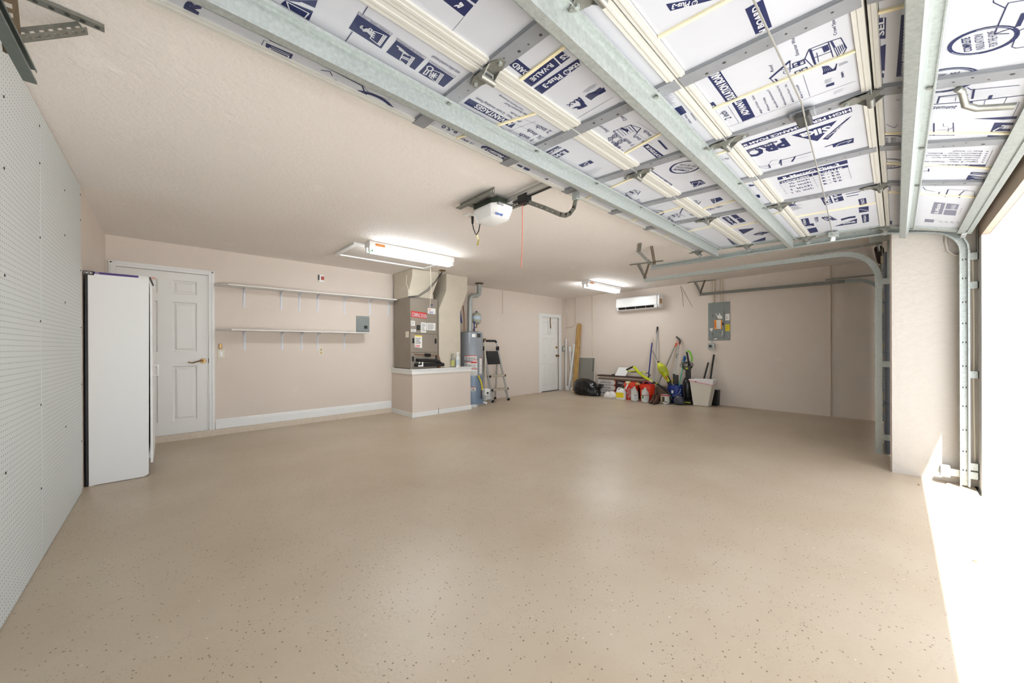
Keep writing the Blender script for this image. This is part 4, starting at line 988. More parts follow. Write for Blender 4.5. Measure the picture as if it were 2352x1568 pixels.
for i, (p0, p1, s_) in enumerate((((868,1165),(772,988),'Higher R Value - Grea'), ((945,1138),(890,1008),'Thinner Profile'), ((1030,1105),(935,925),'Durable Aluminum F'), ((1115,1078),(1035,888),'Eliminates Need for H'), ((1195,1048),(1115,870),'Reflective Facer - Ra'), ((1290,1008),(1235,878),'Easy to Install'))):
    T(cD, s_, p0, p1, (p0[0]-24, p0[1]+8)); Q(cD, (p0[0]-18,p0[1]+3),(p0[0]-8,p0[1]-1),(p0[0]-4,p0[1]+8),(p0[0]-14,p0[1]+12))
for a, b in (((350,1180),(480,1330)), ((510,1100),(620,1270)), ((1290,780),(1360,1000)), ((450,1340),(1830,840))): Ln(cD, [a, b], .0012)
T(cD, 'Roof', (985,735), (965,665), (950,745)); T(cD, 'Exterior Walls', (1248,565), (1190,362), (1212,580)); T(cD, 'Crawl Space', (1640,355), (1612,165), (1605,378))
Ln(cD, [(945,812),(1150,632)], .008); Ln(cD, [(945,812),(1000,865)], .003); Ln(cD, [(1000,820),(1035,850)], .006); Ln(cD, [(1150,632),(1155,720),(1310,605)], .003); Ln(cD, [(1060,725),(1160,700)], .002)
for a, b in ((1180,660),(1245,635),(1205,745),(1275,715)): Ln(cD, [(a,b),(a+50,b-20),(a+62,b+22),(a+10,b+42),(a,b)], .004); Ln(cD, [(a+5,b+20),(a+56,b)], .002)
Ln(cD, [(1085,740),(1150,718),(1155,745),(1090,765),(1085,740)], .002)
Ln(cD, [(1305,605),(1395,695),(1365,720),(1420,698),(1590,630)], .003); Ln(cD, [(1310,600),(1350,510),(1405,660)], .003); Ln(cD, [(1350,510),(1550,432),(1600,590)], .003); Ln(cD, [(1365,515),(1415,665)], .006)
Q(cD, (1480,490),(1545,462),(1565,515),(1505,545)); Ln(cD, [(1370,530),(1560,455)], .0025); Ln(cD, [(1400,600),(1590,530)], .0025); Ln(cD, [(1430,545),(1450,640)], .002); Ln(cD, [(1580,425),(1615,490)], .006)
Ln(cD, [(1550,432),(1680,390),(1740,495),(1690,580)], .003); 
for k in range(6): Ln(cD, [(1610+k*20,500-k*10),(1650+k*15,585-k*18)], .0025)
for k in range(5): Ln(cD, [(1490+k*14,690-k*2),(1505+k*20,740-k*6),(1560+k*16,745-k*5),(1625+k*3,720-k*15)], .0035)
Q(cD, (1490,775),(1540,760),(1540,735),(1495,745)); T(cD, 'PMA', (1718,795), (1702,738), (1690,800), NV, .02); Q(cD, (1525,882),(1610,850),(1612,880),(1530,905)); rows(DI, NV, cD([(1660,690),(1770,640),(1775,610),(1660,660)]), 3, .25); rows(DI, NV, cD([(1600,950),(1710,905),(1715,930),(1610,985)]), 4, .15); rows(DI, NV, cD([(1510,830),(1600,800),(1600,840),(1520,870)]), 4, .2)
# bay with the large triangle badge
DI.quad(NV, [(1955.5,245.5),(1957.5,256),(1691,344),(1686,335)]); DI.text(WH, 'HIGH PERFORMANCE FOAM INS', (1953,248.5), (1692,336.5), (1954.5,254.5), .03, 2)
Q(cD, (1165,1405),(1640,1250),(1435,1465)); T(cD, 'Sika', (1570,1298), (1250,1392), (1590,1355), WH, .035, 0)
Q(cD, (1795,1200),(1740,1235),(1490,1445),(1545,1450)); T(cD, 'R-Matte® Plus-3', (1738,1248), (1520,1425), (1752,1262), WH, .01)
Q(cD, (1590,1500),(1815,1430),(1812,1480),(1600,1530)); Ln(cD, [(1630,1515),(1660,1490),(1790,1450),(1750,1480)], .004, WH)
DI.text(NV, 'PRO', (1803,317), (1704,349), (1808,337), .05, 1); Q(cG, (1560,412),(1960,290),(1965,305),(1565,432)); DI.text(WH, 'SELECT', (1785,324.5), (1703,349.5), (1786,327.5), .0, 2)
rows(DI, NV, cD([(1510,1520),(1780,1430),(1785,1440),(1515,1530)]), 1, .5)
Ln(cG, [(2320,410),(2100,470),(1990,500),(1985,535)], .004); Ln(cG, [(2150,460),(2120,510)], .008); Ln(cG, [(2000,490),(2005,550)], .006); Ln(cG, [(1870,540),(1890,575)], .006); Ln(cG, [(1760,560),(1860,555),(1880,580),(1800,580),(1760,560)], .002); Ln(cG, [(1880,530),(1900,500),(1970,490)], .002)
Ln(cG, [(1720,590),(2300,450)], .0012)
# thickness table
Q(cH, (20,688),(682,520),(688,553),(28,714)); Q(cH, (40,728),(348,650),(354,676),(50,748)); Q(cH, (356,648),(690,568),(694,590),(362,672))
T(cH, 'R-Matte® Plus-3', (85,702), (612,570), (80,680), WH, .03); T(cH, 'THICKNESS', (62,742), (330,676), (58,728), WH, .03); T(cH, 'R-VALUE', (412,656), (640,602), (408,642), WH, .03)
for i, (l, r) in enumerate((('½ inch', 'R - 3.2'), ('¾ inch', 'R - 5.0'), ('1 inch', 'R - 6.0'), ('1 ½ inch', 'R - 9.6'))):
    T(cH, l, (140+10*i, 754+28*i), (330+13*i, 707+28*i), (137+10*i, 738+28*i), NV, .01); T(cH, r, (442+9*i, 676+27*i), (608+10*i, 636+27*i), (440+9*i, 660+27*i), NV, .01)
    Ln(cH, [(45+15*i, 770+24*i), (700+10*i, 600+26*i)], .001)
Ln(cH, [(345,660),(410,785)], .001); Ln(cH, [(690,590),(725,700)], .001); Ln(cH, [(40,740),(115,845)], .001)
# farther bays of section three
Q(cH, (420,862),(510,835),(550,930),(470,950)); Q(cH, (530,832),(620,812),(635,855),(550,875)); Q(cH, (553,885),(638,862),(652,903),(568,922)); T(cH, 'R-Matte', (535,930), (495,842), (480,945), WH, .03); T(cH, 'R-VAL', (600,908), (580,822), (572,915), WH, .02)
T(cH, 'R', (195,950), (180,922), (130,962), NV, .06); Q(cH, (785,895),(860,880),(868,935),(800,950)); T(cH, 'THICK', (850,935), (838,888), (820,942), WH, .02)
rows(DI, NV, cH([(140,965),(250,935),(260,975),(150,1010)]), 5, .2); rows(DI, NV, cH([(655,815),(830,775),(850,850),(680,880)]), 3, .2)
Q(cH, (245,1082),(315,1070),(330,1125),(365,1120),(372,1145),(252,1168),(248,1145),(268,1138)); Q(cH, (270,1182),(388,1157),(410,1200),(298,1224)); T(cH, 'Sika', (275,1165), (365,1147), (270,1145), WH, .03); T(cH, 'R-Matte', (300,1130), (282,1080), (275,1138), WH, .02)
T(cH, 'PRO', (520,1050), (430,1068), (525,1100), NV, .05); Q(cH, (370,1066),(405,1060),(410,1105),(385,1112)); T(cH, 'SELECT', (404,1105), (395,1062), (385,1110), WH, .02)
Q(cH, (555,1152),(775,1075),(775,1120)); T(cH, 'Sika', (640,1128), (765,1108), (640,1105), WH, .02); Q(cH, (620,1080),(700,1058),(760,1050),(762,1068),(700,1075),(630,1095))
Q(cH, (790,972),(885,958),(886,1008),(796,1022)); Q(cH, (815,1042),(886,1030),(888,1105),(830,1118)); Ln(cH, [(800,985),(880,1000)], .005, WH); T(cH, 'HIGH', (862,1105), (860,1045), (838,1108), WH, .02)
# --- section two, farther bays
Q(cG, (590,322),(785,465),(710,497),(537,347)); T(cG, 'M INSULATIO', (562,352), (722,484), (590,330), WH, .03); Q(cG, (690,285),(720,285),(808,380),(780,382),(735,335))
Q(cG, (620,598),(853,755),(810,790),(575,625)); T(cG, 'HIGH PERFORMANC', (838,752), (622,606), (818,776), WH, .03)
bubble(cG, (985,572), .088, (1060,600), (900,580)); Q(cG, (1150,702),(1205,740),(1078,783),(1032,727)); T(cG, 'SOUND', (1190,735), (1140,712), (1182,748), WH, .01); Ln(cG, [(1060,735),(1140,725),(1110,765),(1070,765),(1060,735)], .004, WH)
Q(cG, (545,705),(578,690),(690,765),(665,785),(640,770),(590,735)); T(cG, 'PRO', (668,778), (570,708), (650,800), NV, .03); Q(cG, (470,650),(510,650),(525,670),(490,690)); Q(cG, (650,800),(722,800),(712,812),(680,815))
Q(cG, (765,0),(880,0),(905,10),(835,75)); Ln(cG, [(800,40),(850,15),(830,30)], .004, WH)
T(cG, 'Crawl Sp', (1292,525), (1455,478), (1288,508)); Q(cG, (1705,872),(1770,858),(1785,890),(1725,905)); Q(cG, (1870,828),(1905,815),(1918,832),(1885,842)); Q(cG, (1655,755),(1720,755),(1715,770),(1670,775))
Ln(cG, [(1210,380),(1310,440)], .005); Ln(cG, [(1150,430),(1340,370)], .002); Ln(cG, [(1260,390),(1290,465)], .002)
Q(cG, (1250,912),(1355,887),(1390,915),(1285,955)); Ln(cG, [(1265,915),(1300,905),(1310,940),(1275,925)], .004, WH)
Q(cG, (1370,1105),(1440,1090),(1540,1165),(1480,1183)); Q(cG, (1465,1080),(1525,1070),(1570,1105),(1515,1118)); Q(cG, (1528,1120),(1582,1108),(1632,1145),(1570,1160)); T(cG, 'Plus-3', (1405,1105), (1500,1175), (1425,1090), WH, .03)
for k in range(4): T(cG, 'R-%s' % ('5.0', '6.0', '9.6', '13.1')[k], (1075+90*k, 1082-27*k), (1125+90*k, 1062-27*k), (1070+90*k, 1055-27*k), NV, .02)
Q(cG, (1430,1250),(1475,1238),(1550,1290),(1510,1305)); Q(cG, (1545,1232),(1710,1215),(1712,1225),(1600,1280)); Q(cG, (1695,1360),(1840,1310),(1835,1345),(1720,1365)); T(cG, 'PRO', (1775,1255), (1700,1290), (1810,1290), NV, .06)
Q(cG, (1425,1320),(1450,1330),(1570,1405),(1540,1418),(1480,1380)); T(cG, 'SELECT', (1455,1338), (1545,1400), (1470,1330), WH, .01); T(cG, 'N BOARD', (1905,1210), (2030,1188), (1903,1196), NV, .03); Q(cG, (1930,1248),(1950,1245),(2005,1315),(1985,1320))
# --- top section, farther bays
Q(cF, (780,540),(835,540),(1112,680),(1060,708),(775,565)); T(cF, 'R-Matte® P', (1072,672), (815,548), (1050,698), WH, .03)
Q(cF, (1180,737),(1230,760),(1205,774),(1160,748)); Q(cF, (1248,766),(1312,795),(1285,812),(1230,786))
Q(cF, (1450,622),(1602,540),(1650,560),(1490,648)); T(cF, 'THICKNES', (1628,547), (1446,632), (1645,566), WH, .03); Q(cF, (1500,665),(1682,570),(1732,605),(1560,692)); T(cF, 'R-Mat', (1668,590), (1500,668), (1695,620), WH, .03)
Q(cF, (1825,747),(1957,694),(1996,720),(1870,771)); Ln(cF, [(1890,745),(1915,710),(1950,735),(1890,745)], .004, WH)
rows(DI, NV, cF([(1800,850),(2060,760),(2120,800),(1850,890)]), 7, .12); Q(cF, (1530,967),(1562,953),(1612,972),(1575,992)); Q(cF, (1440,898),(1500,890),(1500,905),(1470,912))
T(cF, '¾ inch', (2325,595), (2240,525), (2305,620), NV, .01); T(cF, '½ inch', (2215,650), (2120,590), (2200,680), NV, .01); Q(cF, (2065,598),(2090,598),(2175,660),(2160,672))
house(cG, (270,880), .55); rows(DI, NV, cG([(360,950),(500,900),(570,950),(400,990)]), 4, .2); bubble(cG, (650,1060), .085, (700,1045), (600,1075)); Ln(cG, [(560,1040),(700,990),(780,960)], .0015)
house(cG, (930,985), .5); rows(DI, NV, cG([(905,1230),(1080,1190),(1120,1220),(960,1250)]), 4, .15); house(cG, (740,1120), .45)
Q(cG, (995,1295),(1020,1288),(1105,1335),(1085,1348)); T(cG, 'INSULATION', (1012,1296), (1090,1340), (1020,1290), WH, .01); Ln(cG, [(1130,1360),(1180,1400),(1250,1420)], .005); Ln(cG, [(1140,1375),(1230,1355)], .0015)
Q(cG, (385,1190),(470,1172),(472,1182),(400,1195)); Ln(cG, [(240,1095),(290,1150),(370,1135)], .004); Ln(cG, [(330,1095),(310,1150)], .006); T(cG, '1 inch', (700,1265), (600,1275), (690,1290), NV, .01); bubble(cG, (1010,1440), .06, (1030,1445), (990,1440))
# --- bottom section
Q(cE, (362,225),(500,205),(492,460),(366,468)); T(cE, 'SEL', (476,415), (478,205), (398,418), WH, .03); Q(cE, (362,588),(496,525),(482,846),(366,836)); T(cE, 'Sika', (420,822), (422,590), (365,825), WH, .035)
Q(cE, (370,878),(476,880),(472,932),(368,922)); T(cE, 'R-', (445,925), (445,880), (385,925), WH, .03); Q(cE, (680,180),(752,168),(702,912),(620,920)); T(cE, 'HIGH PERFORMANCE', (705,895), (750,200), (678,893), WH, .03)
T(cE, 'Ga', (612,1205), (668,1200), (612,1185)); T(cH, 'asement', (1452,42), (1702,36), (1452,14), NV, .0)
bubble(cE, (1650,492), .074, (1545,630), (1510,420))
Ln(cE, [(1790,0),(1790,25),(1935,95)], .0025); Ln(cE, [(1935,95),(1970,30),(2153,0)], .0025); Ln(cE, [(1935,95),(1800,405),(1975,400)], .003); Ln(cE, [(1800,405),(2110,300)], .003); Ln(cE, [(2153,160),(2085,305)], .010); Ln(cE, [(2153,340),(2085,370),(2010,560),(2060,575),(2153,560)], .0025); Q(cE, (1555,1425),(2075,1390),(2060,1425),(1900,1435))
bubble(cE, (1190,970), .09, (1290,1080), (1300,1000)); Ln(cE, [(1115,1235),(1140,1158),(1430,1125)], .005); Ln(cE, [(1140,1165),(1420,1150)], .0015); Ln(cE, [(1000,1255),(1420,1225),(2153,1140)], .004); Ln(cE, [(1430,1210),(1465,1135)], .009); Q(cE, (1500,1215),(1545,1210),(1515,1295),(1475,1298)); Ln(cE, [(1390,1280),(1480,1300),(1830,1250),(2100,1220)], .0015); Ln(cE, [(1480,1050),(1520,1075),(2100,1020)], .003); Ln(cE, [(1555,1070),(1535,1180)], .006); Ln(cE, [(1760,1145),(1740,1185)], .009); Ln(cE, [(1340,1165),(1330,1210)], .0015); Ln(cE, [(1690,1195),(1670,1275)], .0015); Ln(cE, [(2100,1225),(2020,1390)], .0015); Ln(cE, [(1950,1170),(1910,1245)], .0015)
Ln(cE, [(500,1490),(600,1535),(640,1485)], .002); bubble(cH, (1060,345), .075, (985,340), (985,300))
Q(cH, (1494,175),(1510,175),(1508,290),(1492,290)); Ln(cH, [(1400,245),(1480,240)], .002); Ln(cH, [(1405,290),(1690,290),(1685,170)], .003); Ln(cH, [(1530,240),(1640,238),(1680,215)], .002); Ln(cH, [(1590,175),(1590,205),(1630,205)], .0015); Ln(cH, [(1640,215),(1635,285)], .0015)
Q(cH, (2075,170),(2360,170),(2335,268),(2030,266)); Q(cH, (2010,290),(2295,295),(2258,362),(1990,353))
Ln(cH, [(2065,245),(2120,215),(2255,220),(2285,250),(2065,250)], .006, WH); 
for k in range(3): Ln(cH, [(2165+k*30,222),(2180+k*28,200),(2160+k*35,192),(2150+k*40,200)], .007, WH)
Ln(cH, [(2040,350),(2070,330),(2160,330)], .006, WH); Ln(cH, [(2120,318),(2230,310),(2220,325),(2130,322)], .008, WH); Ln(cH, [(2190,335),(2215,355)], .005, WH)
Q(cH, (1340,566),(1992,566),(1974,597),(1338,582)); T(cH, 'ADVANTAGE', (1842,569), (1362,563), (1838,587), WH, .03)
for i, s_ in enumerate(('Higher R Value - Greater Insulat', 'Thinner Profile', 'Durable Aluminum Facer', 'Eliminates Need for HouseWrap', 'Reflective Facer - Radiant Barr', 'Easy to Install')):
    y_ = 540-20*i; x1_ = (1352, 1650, 1480, 1352, 1352, 1690)[i]; x0_ = 1922+9*i
    T(cH, s_, (x0_, y_-5), (x1_, y_-6), (x0_, y_+6)); Q(cH, (x0_+30,y_),(x0_+52,y_),(x0_+50,y_+5),(x0_+28,y_+5))
Ln(cH, [(2058,428),(1972,610)], .0012)
Q(cH, (1855,637),(2078,645),(2060,668),(1840,657)); Q(cH, (1828,665),(2052,692),(2010,740),(1795,722)); Ln(cH, [(1870,645),(2020,655)], .006, WH); Ln(cH, [(1830,722),(1860,705),(1975,715),(1985,732),(1830,726)], .005, WH); Ln(cH, [(1870,680),(1990,690),(1950,700),(1890,692)], .007, WH)
Ln(cH, [(1380,605),(1385,630),(1450,625)], .003); Q(cH, (1445,605),(1460,605),(1458,632),(1445,632))
Ln(cH, [(1400,775),(1420,805),(1510,820)], .003); Q(cH, (1548,825),(1560,825),(1545,862),(1535,862)); Q(cH, (1632,800),(1600,870),(1612,872),(1645,800)); Ln(cH, [(1640,800),(1830,805)], .003); Ln(cH, [(1745,850),(1790,812),(1880,815)], .004); Ln(cH, [(1745,850),(1742,880)], .008); Ln(cH, [(1885,820),(1885,885)], .002)
MGREYINK = M('faded_ink', (112, 113, 128), rough=.6)
for pts in (((1505,920),(1612,930),(1575,1036),(1470,1028)), ((1625,932),(1742,942),(1722,992),(1607,984)), ((1604,992),(1719,1000),(1705,1048),(1590,1040)), ((1418,1080),(1507,1087),(1496,1113),(1410,1107)), ((1955,1085),(1990,1085),(1970,1115),(1935,1110))): DI.quad('faded_ink', cH(pts))
T(cH, 'R-Matte', (1545,1025), (1570,935), (1505,1022), WH, .03); T(cH, 'R-VALUE', (1700,985), (1712,945), (1660,982), WH, .02)
for k in range(5): T(cH, ('R-3.2', 'R-5.0', 'R-6.0', 'R-9.6', '13.1')[k], (1545+54*k, 1098+3*k), (1560+54*k, 1112+3*k), (1540+54*k, 1120+3*k), 'faded_ink', .0)
Ln(cH, [(1870,945),(1805,1050)], .0012, 'faded_ink'); T(cH, '1 inch', (1745,1030), (1770,975), (1735,1028), 'faded_ink', 0)
Q(cH, (1040,745),(1100,740),(1085,832),(1040,830)); T(cH, 'FOAM INS', (1082,830), (1090,745), (1058,830), WH, .02); Q(cH, (1040,1095),(1108,1098),(1105,1130),(1035,1125)); Ln(cH, [(1050,885),(1050,990)], .0015)
bubble(cH, (1050,560), .085, (1090,610), (1000,600))
flush_door()

# ================================================================== tracks
def sweep_track(name, path, x, side, mat, parent, wv=.052, dx=.034, th=.0025):
    """C-shaped roller track: path is (y, z) points, open towards -side*X"""
    P = [Vector((0, a, b)) for a, b in path]; m = len(P)
    # profile in (x offset, across): web at the outer side, two flanges with in-turned lips
    h = wv/2
    prof = [(0, -h), (0, h), (-dx, h), (-dx, h-.010), (-dx+th, h-.010), (-dx+th, h-th), (-th, h-th), (-th, -h+th), (-dx+th, -h+th), (-dx+th, -h+.010), (-dx, -h+.010), (-dx, -h)]
    rings = []
    for i, p in enumerate(P):
        d_ = (P[min(i+1, m-1)]-P[max(i-1, 0)]).normalized(); n = Vector((0, -d_.z, d_.y))
        rings.append([Vector((x+side*u, 0, 0)) + p + n*v for u, v in prof])
    return MB().loft(rings).build(name, mat, parent)
def holes(track, path, x, side, n, th=.0032):
    mb = MB(); P = [Vector((0, a, b)) for a, b in path]
    a, b = P[0], P[1]; d_ = (b-a).normalized(); q = Vector((0, -d_.z, d_.y)); L = (b-a).length
    for i in range(n):
        t_ = L*(i+.6)/n
        for v in (-.008, .008):
            c = a+d_*(t_+(.02 if i % 3 == 0 else 0))+q*v+Vector((x-side*th, 0, 0))
            mb.add([c+d_*.007+q*.003, c-d_*.007+q*.003, c-d_*.007-q*.003, c+d_*.007-q*.003], [(0, 1, 2, 3)])
    mb.build('slot_holes', MDKGREY, track)
# wide door, right side
t = thing('door_track', 'bright galvanised roller track on the pier, wide door side', 'door track', (4.64, -.375, 0), 'roller tracks of the wide door')
curve = [(-.375, 1.90)] + [(-.375+.24*(1-math.cos(a)), 1.90+.215*math.sin(a)) for a in [i*PI/16 for i in range(1, 8)]] + [(-.06, 2.135), (.06, 2.160)]
vert = [(-.375, .012), (-.375, 1.90)]
tv = sweep_track('vertical_track', vert, 4.665, 1, MGALV, t); holes(tv, vert, 4.665, 1, 11)
sweep_track('curved_track', curve, 4.665, 1, MGALV, t)
hz = [(.06, 2.160), (2.235, 2.185)]
sweep_track('horizontal_track', hz, 4.665, 1, MGALV, t, .055)
MB().box(4.664, 4.672, -.405, -.398, .012, 1.9).build('back_angle', MGALV, t)
for z, y1 in ((.10, -.30), (.17, -.40), (.905, -.40), (1.62, -.40), (1.85, -.40)):
    MB().box(4.668, 4.674, -.448, y1+.02, z-.028, z+.028).build('wall_bracket', MGALV, t)
    MB().box(4.668, 4.741, -.449, -.443, z-.028, z+.028).build('wall_bracket', MGALV, t)
MB().box(4.668, 4.674, -.30, -.23, .085, .135).build('sensor_bracket', MGALV, t)
MB().box(4.63, 4.70, -.30, -.245, .06, .15).build('safety_sensor', M('sensor_grey', (150, 154, 160), rough=.5), t, bevel=.006)
MB().box(4.676, 4.735, -.447, -.441, 1.83, HC-.02).build('flag_angle', MSTEEL, t)
perf_angle('hanger_upright', (4.69, 2.225, 2.20), (4.60, 2.42, HC-.005), t, .034, MSTEEL); perf_angle('hanger_brace', (4.69, 2.215, 2.20), (4.52, 2.18, HC-.005), t, .034, MRUST, -1)
MB().bar((4.28, 2.19, HC-.012), (4.62, 2.38, HC-.012), .035, .012).build('ceiling_strap', MSTEEL, t)
# wide door, left side (its end shows by the pegboard)
t = thing('door_track', 'galvanised roller track ending above the pegboard', 'door track', (-.4, 1.0, 0), 'roller tracks of the wide door')
vl = [(-.375, .012), (-.375, 1.90)]
sweep_track('vertical_track', vl, -.40, -1, MGALV, t); sweep_track('curved_track', curve, -.40, -1, MGALV, t)
e = on(52, 132, 'X', -.40)
sweep_track('horizontal_track', [(.06, 2.160), (e.y, 2.20)], -.40, -1, M('track_dark_steel', (104, 112, 108), rough=.45, metal=.5, var=.1, vscale=40), t, .055)
e1 = on(203, 60, 'Z', HC-.01); e2 = on(20, 95, 'X', -.43)
pa = on(28, 78, 'X', -.40)
perf_angle('hanger_brace', (-.42, e.y-.10, 2.235), (e1.x, e1.y, HC-.045), t, .045, MSTEEL, 1)
perf_angle('hanger_upright', (-.43, e.y-.08, 2.22), (-.43, e.y-.16, HC-.005), t, .045, MRUST, -1)
q0 = on(60, -10, 'Z', HC-.01); q1 = on(240, 66, 'Z', HC-.01)
MB().bar(q0, q1, .035, .012).build('ceiling_strap', MSTEEL, t)
for f in (.1, .3, .5, .7, .9):
    p = q0.lerp(q1, f); MB().cyl(p-Vector((0, 0, .0065)), p-Vector((0, 0, .0075)), .008, n=8).build('strap_hole', MDKGREY, t)

# ------------------------------------------------------------------ single door (closed) and its tracks
SD = thing('single_garage_door', 'closed dark grey single garage door beside the pier', 'garage door', (6.5, .06, 0))
MSD = M('single_door_inner', (92, 96, 104), rough=.6, var=.05, vscale=8)
for i in range(4):
    z0, z1 = .012+.528*i, .012+.528*(i+1)-.006
    sp = MB().box(5.44, 7.60, .045, .085, z0, z1).build('door_section', MSD, SD)
    for x in (5.44, 6.14, 6.84, 7.52):
        MB().box(x, x+.08, .0852, .094, z0+.01, z1-.01).build('stile', MSTILE, sp)
    for zz in (z0+.07, z1-.07):
        MB().box(5.455, 5.50, .0942, .115, zz-.035, zz+.035).build('hinge_leaf', M('hinge_cream', (196, 180, 140), rough=.5), sp)
    MB().box(5.44, 7.60, .0942, .10, z0+.004, z0+.02).build('rail', MSTILE, sp)
def sing(label, x, side):
    t = thing('door_track', label, 'door track', (x, .13, 0), 'roller tracks of the single door')
    v_ = [(.128, .02), (.128, 1.83)]
    a_ = sweep_track('vertical_track', v_, x, side, MGALV, t); holes(a_, v_, x, side, 10)
    cv = [(.128, 1.83)] + [(.128+.31*(1-math.cos(q)), 1.83+.31*math.sin(q)) for q in [i*PI/20 for i in range(1, 11)]] + [(.55, 2.142)]
    sweep_track('curved_track', cv, x, side, MGALV, t); sweep_track('horizontal_track', [(.55, 2.142), (2.68, 2.165)], x, side, MSTEEL if x > 6 else MGALV, t)
    MB().box(x-.004, x+.004, .10, .78, 2.185, 2.210).build('top_angle', MSTEEL, t)
    for z in (.20, .95, 1.80):
        MB().box(x+side*.002-.004, x+side*.002+.004, .031, .13, z-.03, z+.03).build('wall_bracket', MGALV, t)
    MB().box(x-.004, x+.004, .031, .065, 1.80, HC-.06).build('flag_angle', MGALV, t)
    perf_angle('hanger_upright', (x, 2.66, 2.18), (x-.02, 2.56, HC-.005), t, .034, MRUST); perf_angle('hanger_brace', (x, 2.66, 2.18), (x+.0, 2.78, HC-.005), t, .034, MSTEEL, -1)
    MB().bar((x-.06, 2.88, HC-.012), (x+.05, 2.40, HC-.012), .03, .012).build('ceiling_strap', MSTEEL, t)
sing('galvanised roller track between the pier and the closed single door', 5.345, -1)
sing('galvanised roller track along the wall above the electrical panel', 7.665, 1)
# torsion spring assembly over the single door
t = thing('torsion_spring', 'dark torsion spring bar above the closed single door', 'spring', (6.5, .14, 2.26))
MB().cyl((5.30, .14, 2.265), (7.70, .14, 2.265), .014, n=12).build('shaft', MSTEEL, t, smooth=40)
MB().tube([(6.0+.9*i/160, .14+.035*math.cos(i*PI/4), 2.265+.035*math.sin(i*PI/4)) for i in range(161)], .006, 5).build('spring_coil', M('spring_dark', (58, 44, 36), rough=.5, metal=.6), t, smooth=60)
for x in (5.36, 7.55): MB().cyl((x, .14, 2.265), (x+.06, .14, 2.265), .055, .045, 20).build('cable_drum', MSTEEL, t, smooth=40)
for x in (5.28, 7.71): MB().box(x, x+.006, .031, .19, 2.20, 2.34).build('bearing_plate', MGALV, t)
MB().tube([(5.385, .10, 2.25), (5.385, .11, 1.2), (5.385, .11, .06)], .0025, 5).build('lift_cable', MALU, t)

# ================================================================== right-hand wall
RX = WX
t = thing('air_conditioner', 'white wall-mounted split air conditioner under the ceiling', 'air conditioner', (RX, 3.96, 2.1))
y0, y1, z0, z1 = 3.47, 4.50, 1.965, 2.265
prof = [(RX-.001, z1), (RX-.15, z1-.002), (RX-.195, z1-.03), (RX-.205, z0+.10), (RX-.20, z0+.075), (RX-.001, z0+.075)]
MB().prism([(a, y0+.05, b) for a, b in prof], (0, y1-y0-.06, 0)).build('front_cover', MWHITE, t, bevel=.006)
MB().prism([(a, y0, b) for a, b in [(RX-.001, z1-.003), (RX-.14, z1-.006), (RX-.185, z1-.035), (RX-.195, z0+.09), (RX-.17, z0+.03), (RX-.12, z0+.004), (RX-.001, z0)]], (0, .048, 0)).build('end_cover', MWHITE, t, bevel=.006)
MB().prism([(a, y0+.05, b) for a, b in [(RX-.001, z0+.07), (RX-.10, z0+.07), (RX-.10, z0+.025), (RX-.168, z0+.025), (RX-.16, z0+.012), (RX-.12, z0+.002), (RX-.001, z0)]], (0, y1-y0-.06, 0)).build('base', MWHITE, t, bevel=.004)
MB().prism([(a, y1-.05, b) for a, b in [(RX-.001, z0+.072), (RX-.19, z0+.072), (RX-.165, z0+.03), (RX-.12, z0+.004), (RX-.001, z0)]], (0, .04, 0)).build('end_cover', MWHITE, t)
MB().prism([(RX-.199, y0+.12, z0+.074), (RX-.172, y0+.12, z0+.026), (RX-.11, y0+.12, z0+.026), (RX-.11, y0+.12, z0+.074)], (0, y1-y0-.19, 0)).build('air_slot', MBLACK, t)
MB().box(RX-.192, RX-.18, y0+.05, y0+.115, z0+.024, z0+.074).build('slot_end', MWHITE, t)
for k in range(3): MB().prism([(RX-.2005, y0+.30+.24*k, z0+.073), (RX-.174, y0+.30+.24*k, z0+.026), (RX-.17, y0+.30+.24*k, z0+.026), (RX-.196, y0+.30+.24*k, z0+.073)], (0, .006, 0)).build('vane', MWHITE, t)
MB().box(RX-.182, RX-.05, y0-.002, y0+.0, z0+.10, z0+.20).build('side_label', M('label_tan', (190, 160, 120), rough=.6), t)
# electrical panel
t = thing('breaker_cabinet', 'tall grey electrical panel with orange and yellow stickers', 'electrical panel', (RX, 2.37, 1.25))
py0_, py1_, pz0, pz1 = 2.18, 2.565, 1.255, 1.995
MB().box(RX-.012, RX-.001, py0_, py1_, pz0, pz1).build('cover', MPANEL, t, bevel=.003)
dp = MB().box(RX-.022, RX-.012, 2.275, 2.475, 1.31, 1.83).build('door', MPANEL, t, bevel=.003)
E_ = Ink(lambda x, y: on(x, y, 'X', RX-.0225), (-1, 0, 0), .001)
M('sticker_orange', (232, 150, 46), rough=.55)
E_.quad('sticker_orange', [(1640, 734.5), (1658.5, 734), (1658.5, 755.5), (1640.5, 755.5)]); E_.quad('sticker_white', [(1645.5, 735), (1655.5, 734.5), (1655.7, 754.5), (1646, 754.7)], 1)
rows(E_, 'ink_dark', [(1646.5, 737), (1655, 736.5), (1655, 752), (1647, 752)], 7, .2); rows(E_, 'ink_red', [(1641, 739), (1645, 739), (1645, 752), (1641, 752)], 4, .4)
for qd in ([(1645.5, 725), (1654, 722), (1660, 728), (1658, 732), (1650, 732)], [(1651, 720), (1653, 718), (1654, 723), (1652, 723)], [(1643, 721), (1647, 720), (1646, 724)], [(1659, 760), (1660.5, 759), (1659.5, 768), (1657.5, 773), (1658.5, 765)]): E_.quad('sticker_white', qd)
E_.flush(dp, {'sticker_orange': 'sticker', 'sticker_white': 'sticker'})
E2 = Ink(lambda x, y: on(x, y, 'X', RX-.0125), (-1, 0, 0), .001)
